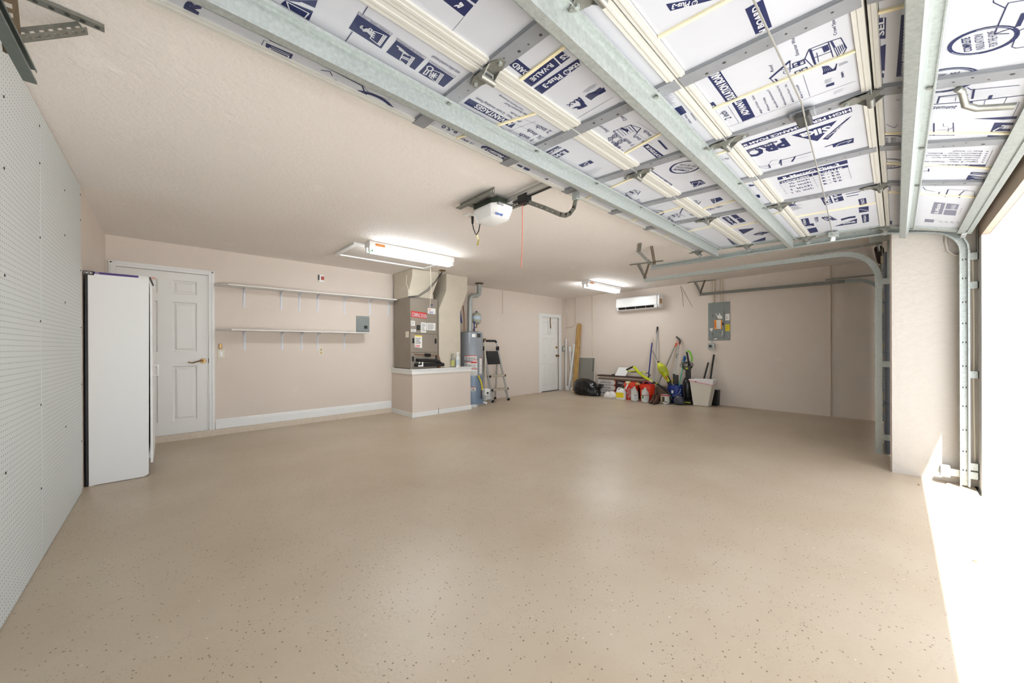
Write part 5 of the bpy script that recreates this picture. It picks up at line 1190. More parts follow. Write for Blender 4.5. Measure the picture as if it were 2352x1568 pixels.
E2.quad('yellow_print', [(1666, 745), (1676, 744.5), (1676, 759.5), (1666, 760)]); rows(E2, 'ink_dark', [(1667, 747), (1675, 746.5), (1675, 758), (1667, 758)], 6, .25)
E2.quad('sticker_white', [(1666, 721), (1676, 720), (1676, 735), (1666, 736)]); rows(E2, 'ink_dark', [(1668, 726), (1672, 726), (1672, 732), (1668, 732)], 3, .3)
E2.quad('sticker_white', [(1634, 761.5), (1630.5, 757), (1630, 754), (1632, 752.8), (1634, 754.2), (1636, 752.6), (1637.6, 754), (1637, 757)])      # heart sticker
E2.quad('sticker_white', [(1640, 777), (1647, 776.6), (1647, 779), (1640, 779.2)])
E2.flush(t, {'sticker_white': 'sticker'})
MB().box(RX-.03, RX-.022, 2.285, 2.31, 1.545, 1.60).build('latch', MBLACK, dp, bevel=.003)
for y in (py0_+.02, py1_-.02):
    for z in (pz0+.06, (pz0+pz1)/2, pz1-.06): MB().cyl((RX-.012, y, z), (RX-.016, y, z), .006, n=8).build('screw', MALU, t)
for zz in (1.38, 1.74): MB().box(RX-.026, RX-.012, 2.475, 2.482, zz-.02, zz+.02).build('door_hinge', MDKGREY, t)
t = thing('dryer_receptacle', 'round-faced grey receptacle box just below the electrical panel', 'receptacle', (RX, 2.505, 1.14))
MB().cyl((RX-.03, 2.50, 1.19), (RX-.03, 2.50, 1.253), .014, n=10).build('nipple', MALU, t, smooth=40)
MB().box(RX-.055, RX-.001, 2.445, 2.565, 1.085, 1.20).build('box', MGALV, t, bevel=.01)
MB().cyl((RX-.056, 2.51, 1.142), (RX-.060, 2.51, 1.142), .036, n=20).build('face', MPANEL, t); MB().cyl((RX-.0602, 2.51, 1.142), (RX-.063, 2.51, 1.142), .022, n=20).build('socket', MBLACK, t)
def conduit(label, pts, r, mat=MCONDUIT):
    tag(MB().tube(pts, r, 10).build('conduit', mat, smooth=60), label, 'conduit')
conduit('painted conduit into the panel top, nearer the air conditioner', [(RX-.024, 2.46, 1.997), (RX-.024, 2.46, HC-.001)], .022)
conduit('painted conduit into the panel top, nearer the single door', [(RX-.024, 2.32, 1.997), (RX-.024, 2.32, HC-.001)], .022)
conduit('painted conduit running from ceiling to floor near the single door', [(RX-.012, .735, .0), (RX-.012, .735, HC-.001)], .011)
conduit('thin painted conduit dropping behind the window screen', [(RX-.011, 5.272, .40), (RX-.011, 5.272, HC-.001)], .010)
conduit('painted conduit bending into the corner by the side door', [(RX-.011, 5.80, HC-.001), (RX-.011, 5.80, 1.78), (RX-.011, 5.83, 1.70), (RX-.011, 5.90, 1.67), (RX-.011, 6.10, 1.66)], .010)
conduit('painted conduit down to the junction box by the side door', [(7.70, DY-.012, 1.16), (7.70, DY-.012, HC-.001)], .010)
conduit('painted conduit beside the heater wall patch', [(5.53, DY-.008, 1.9), (5.53, DY-.008, HC-.001)], .006)
tag(MB().tube([(RX-.004, 3.10, HC-.03), (RX-.004, 3.06, 2.2), (RX-.004, 3.045, 1.97)], .003, 5).build('loose_wire', MRUST), 'thin wire hanging straight down beside the air conditioner', 'wire')
tag(MB().tube([(RX-.004, 3.08, HC-.05), (RX-.004, 2.99, 2.2), (RX-.004, 2.86, 1.94)], .003, 5).build('loose_wire', MRUST), 'thin wire hanging aslant beside the air conditioner', 'wire')
t = thing('junction_box', 'grey junction box on the wall beside the side door casing', 'junction box', (7.70, DY, 1.1))
MB().box(7.66, 7.74, DY-.04, DY-.001, 1.02, 1.16).build('box', MPANEL, t, bevel=.004)
MB().box(7.672, 7.728, DY-.043, DY-.04, 1.04, 1.14).build('cover', MPVC, t)
tag(MB().box(RX-.035, RX-.001, 5.92, 6.0, 1.02, 1.12).build('utility_box', MWHITE, bevel=.006), 'small white utility box on the wall in the corner', 'box')
# conduit on the pier
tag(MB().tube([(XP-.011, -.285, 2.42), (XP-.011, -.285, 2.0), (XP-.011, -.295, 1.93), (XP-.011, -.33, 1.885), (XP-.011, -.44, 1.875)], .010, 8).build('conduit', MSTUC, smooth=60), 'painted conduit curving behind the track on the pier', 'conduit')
tag(MB().tube([(XP-.01, -.425, 1.86), (XP-.01, -.43, 1.2), (XP-.01, -.427, .8), (XP-.01, -.432, .2)], .006, 6).build('sensor_wire', MPVC, smooth=60), 'pale sensor wire stapled down the pier edge', 'wire')

# ================================================================== things stood in the far corner
def pole(name, label, cat, pts, r, mat, group=None):
    t = thing(name, label, cat, pts[0], group); MB().tube(pts, r, 10).build('shaft', mat, t, smooth=60); return t
# white gutter lengths
def gutter(label, a, b, wd=.05):
    t = thing('plastic_trim_length', label, 'trim length', (a[0], a[1], 0), 'white plastic lengths leaning in the corner')
    MB().bar(a, b, wd, .03, (1, 0, 0)).build('channel', MWHITE, t, bevel=.004)
    return t
g1 = gutter('slim upright white plastic length leaning in the corner', (7.70, 6.05, .0), (7.72, 6.06, 1.36), .03)
g2 = gutter('white plastic length leaning towards the pine board', (7.66, 5.93, .0), (7.755, 5.80, 1.22), .05)
MB().box(7.60, 7.70, 5.90, 5.985, .001, .12).build('end_piece', MWHITE, g2, bevel=.01)
MB().box(7.715, 7.78, 5.76, 5.83, 1.12, 1.22).build('end_piece', MWHITE, g2, bevel=.006)
g3 = gutter('white plastic length crossing behind the others', (7.70, 5.82, .0), (7.765, 5.98, 1.14), .035)
MB().box(7.65, 7.73, 5.79, 5.87, .001, .09).build('end_piece', MWHITE, g3, bevel=.01)
# pine picket
a, b = Vector((7.66, 5.735, .0)), Vector((7.765, 5.655, 1.745))
d_ = (b-a).normalized(); s_ = Vector((.0, 1, 0)); n_ = d_.cross(s_).normalized(); hw = .072
pk = [a-s_*hw, a+s_*hw, b+s_*hw-d_*.05, b+s_*(hw*.55), b-s_*(hw*.55), b-s_*hw-d_*.05]
tag(MB().prism(pk, n_*.018).build('fence_picket', MWOOD), 'raw pine fence picket with dog-eared top leaning on the wall', 'board')
# window screen
t = thing('window_screen', 'grey mesh window screen in a pale frame against the wall', 'window screen', (7.74, 5.43, 0))
sy0, sy1, sz = 5.17, 5.70, .885
def sb(x0, y0, z0, y1, z1): return MB().hexa([(7.735+x0-.02*(1-z/ sz), y, z) for z in (z0, z1) for y, x in ((0, 0),)] * 4) if False else None
def lean(z): return 7.72+.055*z/sz
def leanbox(ya, yb, za, zb, th): return MB().hexa([(lean(za)-th, ya, za), (lean(za)-th, yb, za), (lean(za), yb, za), (lean(za), ya, za), (lean(zb)-th, ya, zb), (lean(zb)-th, yb, zb), (lean(zb), yb, zb), (lean(zb), ya, zb)])
for q in ((sy0, sy0+.022, 0, sz), (sy1-.022, sy1, 0, sz), (sy0+.022, sy1-.022, 0, .022), (sy0+.022, sy1-.022, sz-.022, sz)): leanbox(*q, .012).build('frame_bar', MPVC, t)
leanbox(sy0+.022, sy1-.022, .022, sz-.022, .005).build('mesh', M('screen_mesh', (142, 139, 132), rough=.8, bump=.3, bscale=400), t)
MB().tube([(lean(.8)-.014, 5.235, .84), (lean(.55)-.014, 5.235, .56), (lean(.5)-.014, 5.245, .525)], .006, 6).build('pull_loop', MDKGREY, t)
# black rubbish bag
MBAG = M('bag_black', (16, 16, 17), rough=.22, bump=.9, bscale=16, bdetail=4)
rings = []; rnd = random.Random(4); cx_, cy_ = 7.265, 5.06
for k, (z, r) in enumerate(((0, .84), (.015, .95), (.05, .99), (.09, 1.0), (.13, 1.0), (.17, .98), (.21, .95), (.25, .9), (.285, .83), (.315, .73), (.34, .6), (.36, .43), (.372, .24), (.376, .08))):
    rings.append([(cx_+.195*r*math.cos(t_)*(1+.06*math.sin(5*t_+k)+rnd.uniform(-.06, .06)), cy_+.09*z/.36+.36*r*math.sin(t_)*(1+.05*math.sin(4*t_+2*k)+rnd.uniform(-.03, .03)), z+(.0 if k < 2 else rnd.uniform(-.008, .008))) for t_ in [2*PI*i/44 for i in range(44)]])
t = thing('rubbish_bag', 'full shiny black rubbish bag slumped before the screen', 'bag', (cx_, cy_, 0))
MB().loft(rings).build('bag', MBAG, t, smooth=28)
MB().tube([(7.24, 4.84, .17), (7.22, 4.74, .20), (7.21, 4.68, .24), (7.22, 4.64, .21)], [.09, .05, .06, .075], 9).build('tied_end', MBAG, t, smooth=70)
# laminate flooring cartons
MCART = M('carton_brown_print', (58, 36, 44), rough=.5); MCARTW = M('carton_white_print', (216, 212, 208), rough=.5)
for i, wd in enumerate(('bottom', 'middle', 'top')):
    z0 = .001+.125*i
    t = thing('flooring_carton', '%s carton of the stack of three printed laminate flooring boxes' % wd, 'carton', (7.62, 4.25, z0), 'laminate flooring cartons stacked by the wall')
    bx = MB().box(7.50, 7.70, 3.745, 4.93, z0, z0+.122).build('carton', MCART, t, bevel=.002)
    K = Ink(lambda x, y: on(x, y, 'X', 7.50), (-1, 0, 0), .0012)
    def cp(y, z): return Vector((7.50, y, z))
    K.mp = lambda y, z: cp(y, z)
    K.quad('carton_white_print', [(4.925, z0+.118), (4.50, z0+.118), (4.455, z0+.061), (4.50, z0+.004), (4.925, z0+.004)])
    K.line('orange_plastic', [(4.50, z0+.118), (4.445, z0+.09), (4.468, z0+.061), (4.445, z0+.03), (4.50, z0+.004)], .010, 1)
    K.text('carton_brown_print', 'SURFACES', (4.86, z0+.035), (4.58, z0+.035), (4.86, z0+.072), .02, 2)
    K.text('ink_dark', 'TRAFFIC', (4.84, z0+.086), (4.62, z0+.086), (4.84, z0+.102), .0, 2)
    K.text('carton_white_print', 'Click Laminate', (4.40, z0+.045), (4.02, z0+.045), (4.40, z0+.09), .02, 2)
    K.flush(bx)
def plank(label, y0, y1, x0, x1, z0, z1, mat, tilt=0.):
    tag(MB().hexa([(x0, y0, z0), (x1, y0, z0), (x1, y1, z0+tilt), (x0, y1, z0+tilt), (x0, y0, z1), (x1, y0, z1), (x1, y1, z1+tilt), (x0, y1, z1+tilt)]).build('floor_plank', mat), label, 'plank')
MDKW = M('dark_wood_laminate', (74, 54, 46), rough=.5, var=.1, vscale=20)
plank('brown laminate plank lying on the flooring cartons', 3.75, 4.92, 7.50, 7.69, .378, .405, M('mid_brown', (128, 102, 82), rough=.6))
plank('pale plank on top of the brown plank pile', 3.76, 4.90, 7.52, 7.69, .407, .44, M('pale_plank', (190, 182, 170), rough=.5))
plank('dark wood plank topmost on the flooring cartons', 3.74, 4.95, 7.50, 7.68, .442, .472, MDKW)
plank('short black strip behind the white sheet on the planks', 4.40, 4.62, 7.60, 7.66, .474, .492, MBLACK)
tag(MB().hexa([(7.56, 4.51, .474), (7.56, 4.24, .474), (7.572, 4.24, .474), (7.572, 4.51, .474), (7.68, 4.475, .66), (7.68, 4.205, .66), (7.692, 4.205, .66), (7.692, 4.475, .66)]).build('tile_sheet', MWHITE), 'square white sheet propped on the plank pile', 'sheet')
# white plastic bag on the floor
rings = []; rnd = random.Random(9)
for k, (z, r) in enumerate(((0, .8), (.025, 1.0), (.06, .95), (.095, .8), (.12, .5), (.14, .15))):
    rings.append([(7.17+.10*r*math.cos(t_)*(1+rnd.uniform(-.2, .2)), 4.37+.18*r*math.sin(t_)*(1+rnd.uniform(-.2, .2)), z+(0 if k == 0 else rnd.uniform(-.02, .02))) for t_ in [2*PI*i/26 for i in range(26)]])
tag(MB().loft(rings).build('plastic_bag', M('bag_white', (236, 232, 230), rough=.5, bump=.8, bscale=30), smooth=25), 'crumpled white plastic bag on the floor by the cartons', 'bag')
# yellow-labelled jug
t = thing('cleaner_jug', 'white jug with a yellow label and green cap', 'jug', (7.10, 4.085, 0))
jx, jy = 7.10, 4.085
def jr(hx, hy, z, dy=0): return [(jx-hx, jy-hy+dy+.02, z), (jx-hx+.02, jy-hy+dy, z), (jx+hx-.02, jy-hy+dy, z), (jx+hx, jy-hy+.02+dy, z), (jx+hx, jy+hy-.02+dy, z), (jx+hx-.02, jy+hy+dy, z), (jx-hx+.02, jy+hy+dy, z), (jx-hx, jy+hy-.02+dy, z)]
MB().loft([jr(.055, .09, .001), jr(.06, .098, .01), jr(.06, .098, .17), jr(.05, .085, .20), jr(.035, .05, .225, -.03), jr(.022, .022, .245, -.045)]).build('body', MWHITE, t, smooth=50)
MB().cyl((jx, jy-.045, .245), (jx, jy-.045, .268), .024, n=14).build('cap', MGREEN, t)
MB().tube([(jx-.01, jy-.02, .24), (jx-.02, jy+.03, .255), (jx-.02, jy+.075, .23), (jx-.02, jy+.09, .18)], .012, 8).build('handle', MWHITE, t, smooth=60)
MB().box(jx-.062, jx-.0605, jy-.09, jy+.09, .05, .16).build('label', MYEL, t)
# buckets
def bucket(label, x, y, r, h, mat, rim=True):
    t = thing('bucket', label, 'bucket', (x, y, 0), 'plastic buckets along the wall')
    b = MB().lathe([(0, .001), (r*.86, .001), (r*.87, .006), (r*.97, h*.80), (r*1.05, h*.80), (r*1.05, h*.86), (r*.985, h*.865), (r, h), (r*.97, h), (r*.84, .012), (0, .012)], (x, y, 0), 32, cap=False).build('shell', mat, t, smooth=40)
    return t, b
t, bk = bucket('orange-red bucket with white stencilled logo, behind the clear jug', 7.325, 3.97, .155, .365, MRED)
def cyl_ink(x, y, r, slope=.0):
    def mp(u, z):                      # u metres along the surface from the point that faces the camera
        a0 = math.atan2(-y, -x); t_ = a0 + u/r; rr = r*(.87+.10*z/(.365*.8))+.0015 if slope else r+.0015
        return Vector((x+rr*math.cos(t_), y+rr*math.sin(t_), z))
    return mp
bm_ = cyl_ink(7.325, 3.97, .155, 1)
def curved_text(t_, col, par, mp, u0, z0, u1, z1, hgt, bold=.0, name='lettering'):
    gv, gf = glyphs(t_, bold); L_ = math.hypot(u1-u0, z1-z0); cu, cz_ = (u1-u0)/L_, (z1-z0)/L_
    me = bpy.data.meshes.new(name); me.from_pydata([mp(u0+cu*gx*L_-cz_*gy*hgt, z0+cz_*gx*L_+cu*gy*hgt) for gx, gy in gv], [], gf); me.materials.append(col)
    link(bpy.data.objects.new(name, me), par)
curved_text('HOME', MINKW, bk, bm_, -.10, .10, .07, .22, .065, .03); curved_text('DEPOT', MINKW, bk, bm_, -.07, .03, .10, .145, .06, .03); curved_text('THE', MINKW, bk, bm_, -.10, .185, -.03, .235, .03, .02)
t, bk2 = bucket('plain orange-red bucket behind the red-capped clear jug', 7.33, 3.61, .155, .345, MRED)
MB().tube([(7.30, 3.61+.09*math.cos(a), .34+.07*math.sin(a)) for a in [i*PI/12 for i in range(13)]], .012, 8).build('pink_tool_handle', M('pink_plastic', (206, 70, 90), rough=.5), t, smooth=60)
tag(MB().tube([(7.28, 3.85, .335), (7.26, 3.78, .35), (7.25, 3.73, .34)], [.03, .035, .018], 8).build('work_glove', M('tan_leather', (190, 150, 96), rough=.8), smooth=60), 'tan work glove hung between the two red buckets', 'glove')
t, bk3 = bucket('dark blue bucket full of tools and poles', 7.52, 3.10, .15, .36, MBLUE)
bm3 = cyl_ink(7.52, 3.10, .15, 1)
for (u0, z0, u1, z1) in ((-.085, .20, -.045, .26), (-.02, .10, .02, .17), (.08, .175, .13, .185)):
    me = bpy.data.meshes.new('label'); me.from_pydata([bm3(u0, z0), bm3(u1, z0), bm3(u1, z1), bm3(u0, z1)], [], [(0, 1, 2, 3)]); me.materials.append(MPAPER if z0 > .17 else MBLUEINK); link(bpy.data.objects.new('label', me), t)
MB().tube([Vector((7.52, 3.10, 0))+Vector((-.155*math.sin(.2+a*.6)-.0, .155*math.cos(a), .30-.15*math.sin(a))) for a in [i*PI/10 for i in range(11)]], .004, 6).build('wire_handle', MALU, t, smooth=60)
# sprayer hose + nozzle on first bucket
t = thing('pump_spray_head', 'yellow and white spray nozzle with coiled clear hose on the bucket', 'sprayer', (7.14, 3.98, .36))
MB().bar((7.17, 3.955, .36), (7.12, 4.0, .23), .03, .03).build('nozzle_stem', MWHITE, t, bevel=.006)
MB().box(7.12, 7.20, 3.92, 3.995, .355, .40).build('nozzle_head', M('nozzle_cream', (236, 226, 190), rough=.5), t, bevel=.01)
MB().cyl((7.16, 3.90, .375), (7.16, 3.925, .375), .013, n=10).build('nozzle_tip', MYEL, t)
MB().tube([(7.145, 3.96, .34), (7.125, 4.04, .335), (7.115, 4.09, .28), (7.115, 4.09, .22), (7.12, 4.04, .17), (7.115, 4.0, .165)], .005, 6).build('hose', MCLEAR, t, smooth=60)
# gallon jugs
MJUG = M('jug_translucent', (226, 226, 222), rough=.3, trans=.35)
def gallon(label, x, y, band):
    t = thing('gallon_jug', label, 'jug', (x, y, 0), 'clear gallon jugs in front of the buckets')
    MB().lathe([(0, .001), (.066, .001), (.074, .012), (.074, .17), (.066, .20), (.035, .255), (.022, .27), (.022, .295)], (x, y, 0), 28).build('body', MJUG, t, smooth=50)
    MB().lathe([(.0752, .03), (.0752, .155)], (x, y, 0), 28, cap=False).build('label', M('label_pale', (224, 226, 226), rough=.5), t, smooth=50)
    MB().cyl((x, y, .287), (x, y, .305), .021, n=14).build('cap', MWHITE if band != 'red' else MPVC, t)
    if band == 'red': MB().lathe([(.0757, .147), (.0757, .158)], (x, y, 0), 28, cap=False).build('label_band', MREDINK, t, smooth=50)
    mp = cyl_ink(x, y, .0752)
    def pch(u0, u1, z0, z1, m_):
        me = bpy.data.meshes.new('print'); k = 4; vs = [v for i in range(k+1) for v in (mp(u0+(u1-u0)*i/k, z0), mp(u0+(u1-u0)*i/k, z1))]
        me.from_pydata(vs, [], [(2*i, 2*i+2, 2*i+3, 2*i+1) for i in range(k)]); me.materials.append(m_); link(bpy.data.objects.new('print', me), t)
    if band == 'red':
        pch(-.065, -.03, .085, .145, MGREEN)
        for k in range(5): pch(-.015, .05, .135-.018*k, .139-.018*k, MINK)
    else:
        for k in range(3): pch(-.01+.022*k, .004+.022*k, .128, .142, MINK)
        for k in range(4): pch(-.01, .05, .11-.02*k, .114-.02*k, MBLUEINK)
    MB().tube([(x-.01, y+.03, .27), (x-.02, y+.055, .24), (x-.02, y+.062, .20)], .010, 8).build('grip', MJUG, t, smooth=60)
gallon('clear gallon jug with a plain white label before the logo bucket', 7.10, 3.775, 'plain')
gallon('clear gallon jug with red-banded green label before the plain bucket', 7.09, 3.535, 'red')
# brown boots
for k, (y, lab_) in enumerate(((3.385, 'brown leather work boot beside the plain red bucket'), (3.30, 'brown leather work boot beside the paint can'))):
    t = thing('work_boot', lab_, 'boot', (7.12-.04*k, y, 0), 'brown work boots on the floor')
    x = 7.17-.05*k
    def br(cx, rx, ry, z): return [(cx+rx*math.cos(a), y+ry*math.sin(a), z) for a in [2*PI*i/14 for i in range(14)]]
    MB().loft([br(x-.06, .13, .036, .022), br(x-.05, .12, .036, .05), br(x-.01, .07, .036, .085), br(x+.0, .052, .034, .11), br(x+.005, .053, .036, .16)]).build('upper', M('boot_brown', (82, 54, 38), rough=.6), t, smooth=60)
    MB().loft([br(x-.06, .135, .038, .001), br(x-.06, .135, .04, .022)]).build('sole', MBLKM, t)
# paint can
t = thing('paint_can', 'one-gallon paint can with red rim and white label', 'paint can', (7.16, 3.235, 0))
MB().lathe([(.078, .001), (.082, .004), (.082, .172), (.085, .178), (.085, .186), (.07, .188), (.065, .178), (0, .178)], (7.19, 3.17, 0), 30).build('can', MALU, t, smooth=40)
MB().lathe([(.0828, .02), (.0828, .165)], (7.19, 3.17, 0), 30, cap=False).build('label', M('can_label', (206, 204, 196), rough=.5), t, smooth=40)
MB().lathe([(.0855, .168), (.0855, .186)], (7.19, 3.17, 0), 30, cap=False).build('red_band', MREDINK, t, smooth=40)
mp = cyl_ink(7.19, 3.17, .083)
for u0, u1, z0, z1, m_ in ((-.045, -.01, .05, .15, MINK), (-.07, -.045, .03, .16, M('can_ochre', (140, 112, 50), rough=.5)), (-.005, .03, .04, .06, MINK)):
    me = bpy.data.meshes.new('print'); me.from_pydata([v for i in range(5) for v in (mp(u0+(u1-u0)*i/4, z0), mp(u0+(u1-u0)*i/4, z1))], [], [(2*i, 2*i+2, 2*i+3, 2*i+1) for i in range(4)]); me.materials.append(m_); link(bpy.data.objects.new('print', me), t)
# cardboard box behind
tag(MB().box(7.50, 7.74, 3.26, 3.50, .001, .30).build('cardboard_box', M('dark_cardboard', (110, 92, 74), rough=.8), bevel=.004), 'plain brown cardboard box half hidden behind the hedge trimmer shaft', 'box')

# long poles and yard tools
def on7(x, y, X): return on(x, y, 'X', X)
t = pole('push_broom', 'blue-handled pole with a pale tip leaning on the wall', 'broom', [on7(1488, 880, 7.60), on7(1497.5, 786, 7.77)], .013, MBLUE)
MB().tube([on7(1497.4, 787, 7.768), on7(1498.4, 777, 7.775)], [.013, .008], 10).build('tip', MPVC, t, smooth=60)
MB().box(7.56, 7.66, 3.62, 3.72, .32, .40).build('clamp', MBLUE, t, bevel=.012); MB().tube([on7(1484, 857, 7.57), on7(1490, 856, 7.57), on7(1494, 862, 7.57), on7(1488, 866, 7.57)], .010, 8).build('clip', MDKGREY, t, smooth=60)
MB().cyl(on7(1490, 885, 7.60), Vector((7.58, 3.66, .003)), .012, n=8).build('lower_shaft', MBLUE, t)
t = pole('extension_pole', 'tall grey metal pole with black grip leaning on the wall', 'pole', [Vector((7.60, 3.55, .003)), on7(1502, 880, 7.64), on7(1510, 752, 7.775)], .013, MALU)
MB().tube([on7(1508.8, 766, 7.765), on7(1510.1, 750, 7.777)], .017, 10).build('grip', MBLACK, t, smooth=60)
t = pole('reach_pole', 'grey pole with an orange grip leaning aslant', 'pole', [Vector((7.62, 3.53, .003)), on7(1513, 880, 7.66), on7(1551, 793, 7.77)], .012, MSTEEL)
MB().tube([on7(1550.5, 796, 7.768), on7(1554, 787, 7.775)], .016, 10).build('grip', MORG, t, smooth=60)
t = thing('string_trimmer', 'chrome-shafted curved-handle trimmer standing in the blue bucket', 'trimmer', (7.56, 3.12, .05))
MB().tube([on7(1544, 895, 7.56), on7(1547, 876, 7.58), on7(1560, 790, 7.74)], .013, 10).build('shaft', MALU, t, smooth=60)
MB().tube([on7(1560.5, 790, 7.74), on7(1562.5, 783, 7.75), on7(1559, 778, 7.75), on7(1553.5, 773, 7.75)], .017, 10).build('handle', MDKGREY, t, smooth=60)
MB().tube([on7(1554.5, 822, 7.69), on7(1556.8, 811, 7.71)], .019, 10).build('foam_grip', MBLACK, t, smooth=60)
MB().tube([on7(1554, 783, 7.735), on7(1560, 785, 7.735)], .006, 8).build('trigger', MRED, t)
MB().cyl(on7(1560, 791, 7.74), on7(1560.7, 788.5, 7.74), .016, n=10).build('collar', MRED, t)
t = pole('duster', 'green-handled duster with a blue head standing in the blue bucket', 'duster', [on7(1559, 900, 7.56), on7(1561, 880, 7.58), on7(1571, 829, 7.68)], .011, M('mint_green', (80, 190, 150), rough=.5))
MB().tube([on7(1571, 831, 7.68), on7(1571.8, 826, 7.69), on7(1572.8, 820, 7.70), on7(1573, 817, 7.70)], [.016, .026, .026, .014], 10).build('head', M('duster_blue', (30, 100, 170), rough=.8), t, smooth=60)
tag(MB().box(7.54, 7.58, 3.06, 3.12, .37, .56).box(7.54, 7.58, 3.135, 3.165, .37, .58).build('garden_shears', MDKGREY, bevel=.006), 'dark upright garden tool blades in the blue bucket', 'tool')
tag(MB().bar((7.54, 3.24, .36), (7.52, 3.15, .46), .02, .02).build('yellow_tool', MYEL), 'short yellow tool handle poking out of the blue bucket', 'tool')
# lime hedge trimmer
t = thing('hedge_trimmer', 'lime green pole trimmer with black shaft lying across the buckets', 'trimmer', (7.22, 3.4, 0))
TX = 7.22
def tp(x, y, X=TX): return on(x, y, 'X', X)
MB().tube([tp(1439, 849), tp(1446, 845.5), tp(1455, 841.5)], .019, 10).build('rear_grip', MBLACK, t, smooth=60)
MB().tube([tp(1455, 842), tp(1460, 846), tp(1466, 854), tp(1475, 862), tp(1486, 869), tp(1500, 877)], [.026, .028, .026, .028, .03, .026], 10).build('body', MLIME, t, smooth=60)
MB().tube([tp(1440, 850), tp(1445, 852.5), tp(1452, 852.5), tp(1462, 851)], .014, 8).build('guard', MLIME, t, smooth=60); MB().tube([tp(1449, 854), tp(1462, 854)], .010, 8).build('trigger', MBLACK, t)
MB().tube([tp(1470, 857), tp(1474, 854), tp(1480, 853.5), tp(1482, 856)], .012, 8).build('front_handle', MLIME, t, smooth=60)
MB().tube([tp(1500, 877), tp(1513, 884, 7.20), tp(1525, 892, 7.28), tp(1535, 900, 7.33), tp(1541, 912, 7.34), tp(1543, 918, 7.34)], [.02, .02, .022, .026, .03, .028], 10).build('shaft', MBLACK, t, smooth=60)
b0 = tp(1538, 921, 7.34); MB().box(7.275, 7.36, b0.y-.05, b0.y+.06, .004, .10).build('blade_cover', MBLACK, t, bevel=.02)
MB().cyl(tp(1507, 880.5, 7.20), tp(1508.5, 881.5, 7.20), .026, n=12).build('joint_ring', MLIME, t); K = Ink(lambda x, y: on(x, y, 'X', TX-.03), (-1, 0, 0), .001)
K.quad('sticker_white', [(1492.5, 872), (1498.5, 875), (1497.5, 877.5), (1491.5, 874.5)]); K.flush(t, {'sticker_white': 'sticker'})
# lime leaf blower
t = thing('leaf_blower', 'lime green leaf blower standing nose down by the blue bucket', 'leaf blower', (7.42, 3.3, 0))
def bp_(x, y, X=7.45): return on(x, y, 'X', X)
MB().tube([bp_(1513, 833), bp_(1516, 838), bp_(1521, 846), bp_(1526, 854), bp_(1531, 866), bp_(1537, 876)], [.03, .06, .092, .082, .052, .035], 14).build('housing', MLIME, t, smooth=60)
MB().cyl(bp_(1521, 847, 7.345), bp_(1521, 847, 7.38), .06, .066, 18).build('fan_cover', M('lime_shade', (172, 182, 34), rough=.5), t, smooth=50)
MB().tube([bp_(1511.5, 829), bp_(1514, 836), bp_(1518, 841)], .018, 8).build('top_grip', MBLACK, t, smooth=60)
MB().tube([bp_(1535, 876), bp_(1541, 885, 7.47), Vector((7.50, 3.12, .25)), Vector((7.51, 3.10, .06))], [.034, .032, .034, .036], 12).build('nozzle_tube', MBLACK, t, smooth=60)
MB().tube([bp_(1530, 858, 7.42), bp_(1537, 868, 7.42), bp_(1542, 878, 7.42)], .010, 8).build('strap', MBLACK, t, smooth=60)
K = Ink(lambda x, y: on(x, y, 'X', 7.39), (-1, 0, 0), .001); K.quad('ink_red', [(1528.5, 864), (1530.5, 863), (1533, 870), (1531, 871)]); K.flush(t)
tag(MB().tube([bp_(1510.5, 828, 7.46), bp_(1504, 814, 7.55), bp_(1497, 805, 7.62), bp_(1495, 802, 7.62)], .005, 6).build('power_cord', MDKGREY, smooth=60), 'thin dark cord running up from the leaf blower', 'cord')
# clear bag
rings = []
for k, (z, r) in enumerate(((.001, .7), (.03, 1), (.10, 1.0), (.16, .7), (.185, .25))):
    rings.append([(7.28+.08*r*math.cos(a), 2.935+.105*r*math.sin(a)*(1+.06*math.sin(3*a+k)), z) for a in [2*PI*i/18 for i in range(18)]])
tag(MB().loft(rings).build('dark_bundle', M('bundle_slate', (62, 64, 78), rough=.35, bump=.8, bscale=40), smooth=70, subsurf=1), 'round slate-grey plastic bundle at the foot of the blue bucket', 'bundle')
# upright vacuum
t = thing('vacuum_cleaner', 'black upright vacuum with lime handle and coiled cord', 'vacuum', (7.57, 2.865, 0))
vx, vy = 7.57, 2.865
MB().loft([[(vx-.17, vy-.105, .004), (vx+.14, vy-.105, .004), (vx+.14, vy+.07, .004), (vx-.17, vy+.07, .004)], [(vx-.17, vy-.105, .06), (vx+.14, vy-.105, .09), (vx+.14, vy+.07, .09), (vx-.17, vy+.07, .06)], [(vx-.05, vy-.10, .10), (vx+.12, vy-.10, .13), (vx+.12, vy+.06, .13), (vx-.05, vy+.06, .10)]]).build('floor_head', MBLACK, t, bevel=.012)
MB().box(vx-.172, vx-.165, vy-.10, vy+.06, .035, .05).build('lime_trim', MLIME, t)
MB().lathe([(.07, .10), (.085, .14), (.085, .40), (.075, .44), (.05, .47)], (vx, vy+.02, 0), 20).build('canister', M('smoky_black', (30, 30, 32), rough=.2), t, smooth=50)
MB().tube([(vx-.07, vy+.05, .12), (vx-.10, vy+.06, .25), (vx-.08, vy+.06, .42), (vx-.01, vy+.05, .50)], .022, 10).build('hose', MBLKM, t, smooth=60)
MB().box(vx-.035, vx+.045, vy-.04, vy+.05, .46, .66).build('neck', MBLACK, t, bevel=.015)
MB().tube([(vx+.02, vy, .64), (vx+.03, vy+.005, .80), (vx+.035, vy+.03, .95), (vx+.035, vy+.045, 1.03)], .018, 10).build('handle_stem', MBLACK, t, smooth=60)
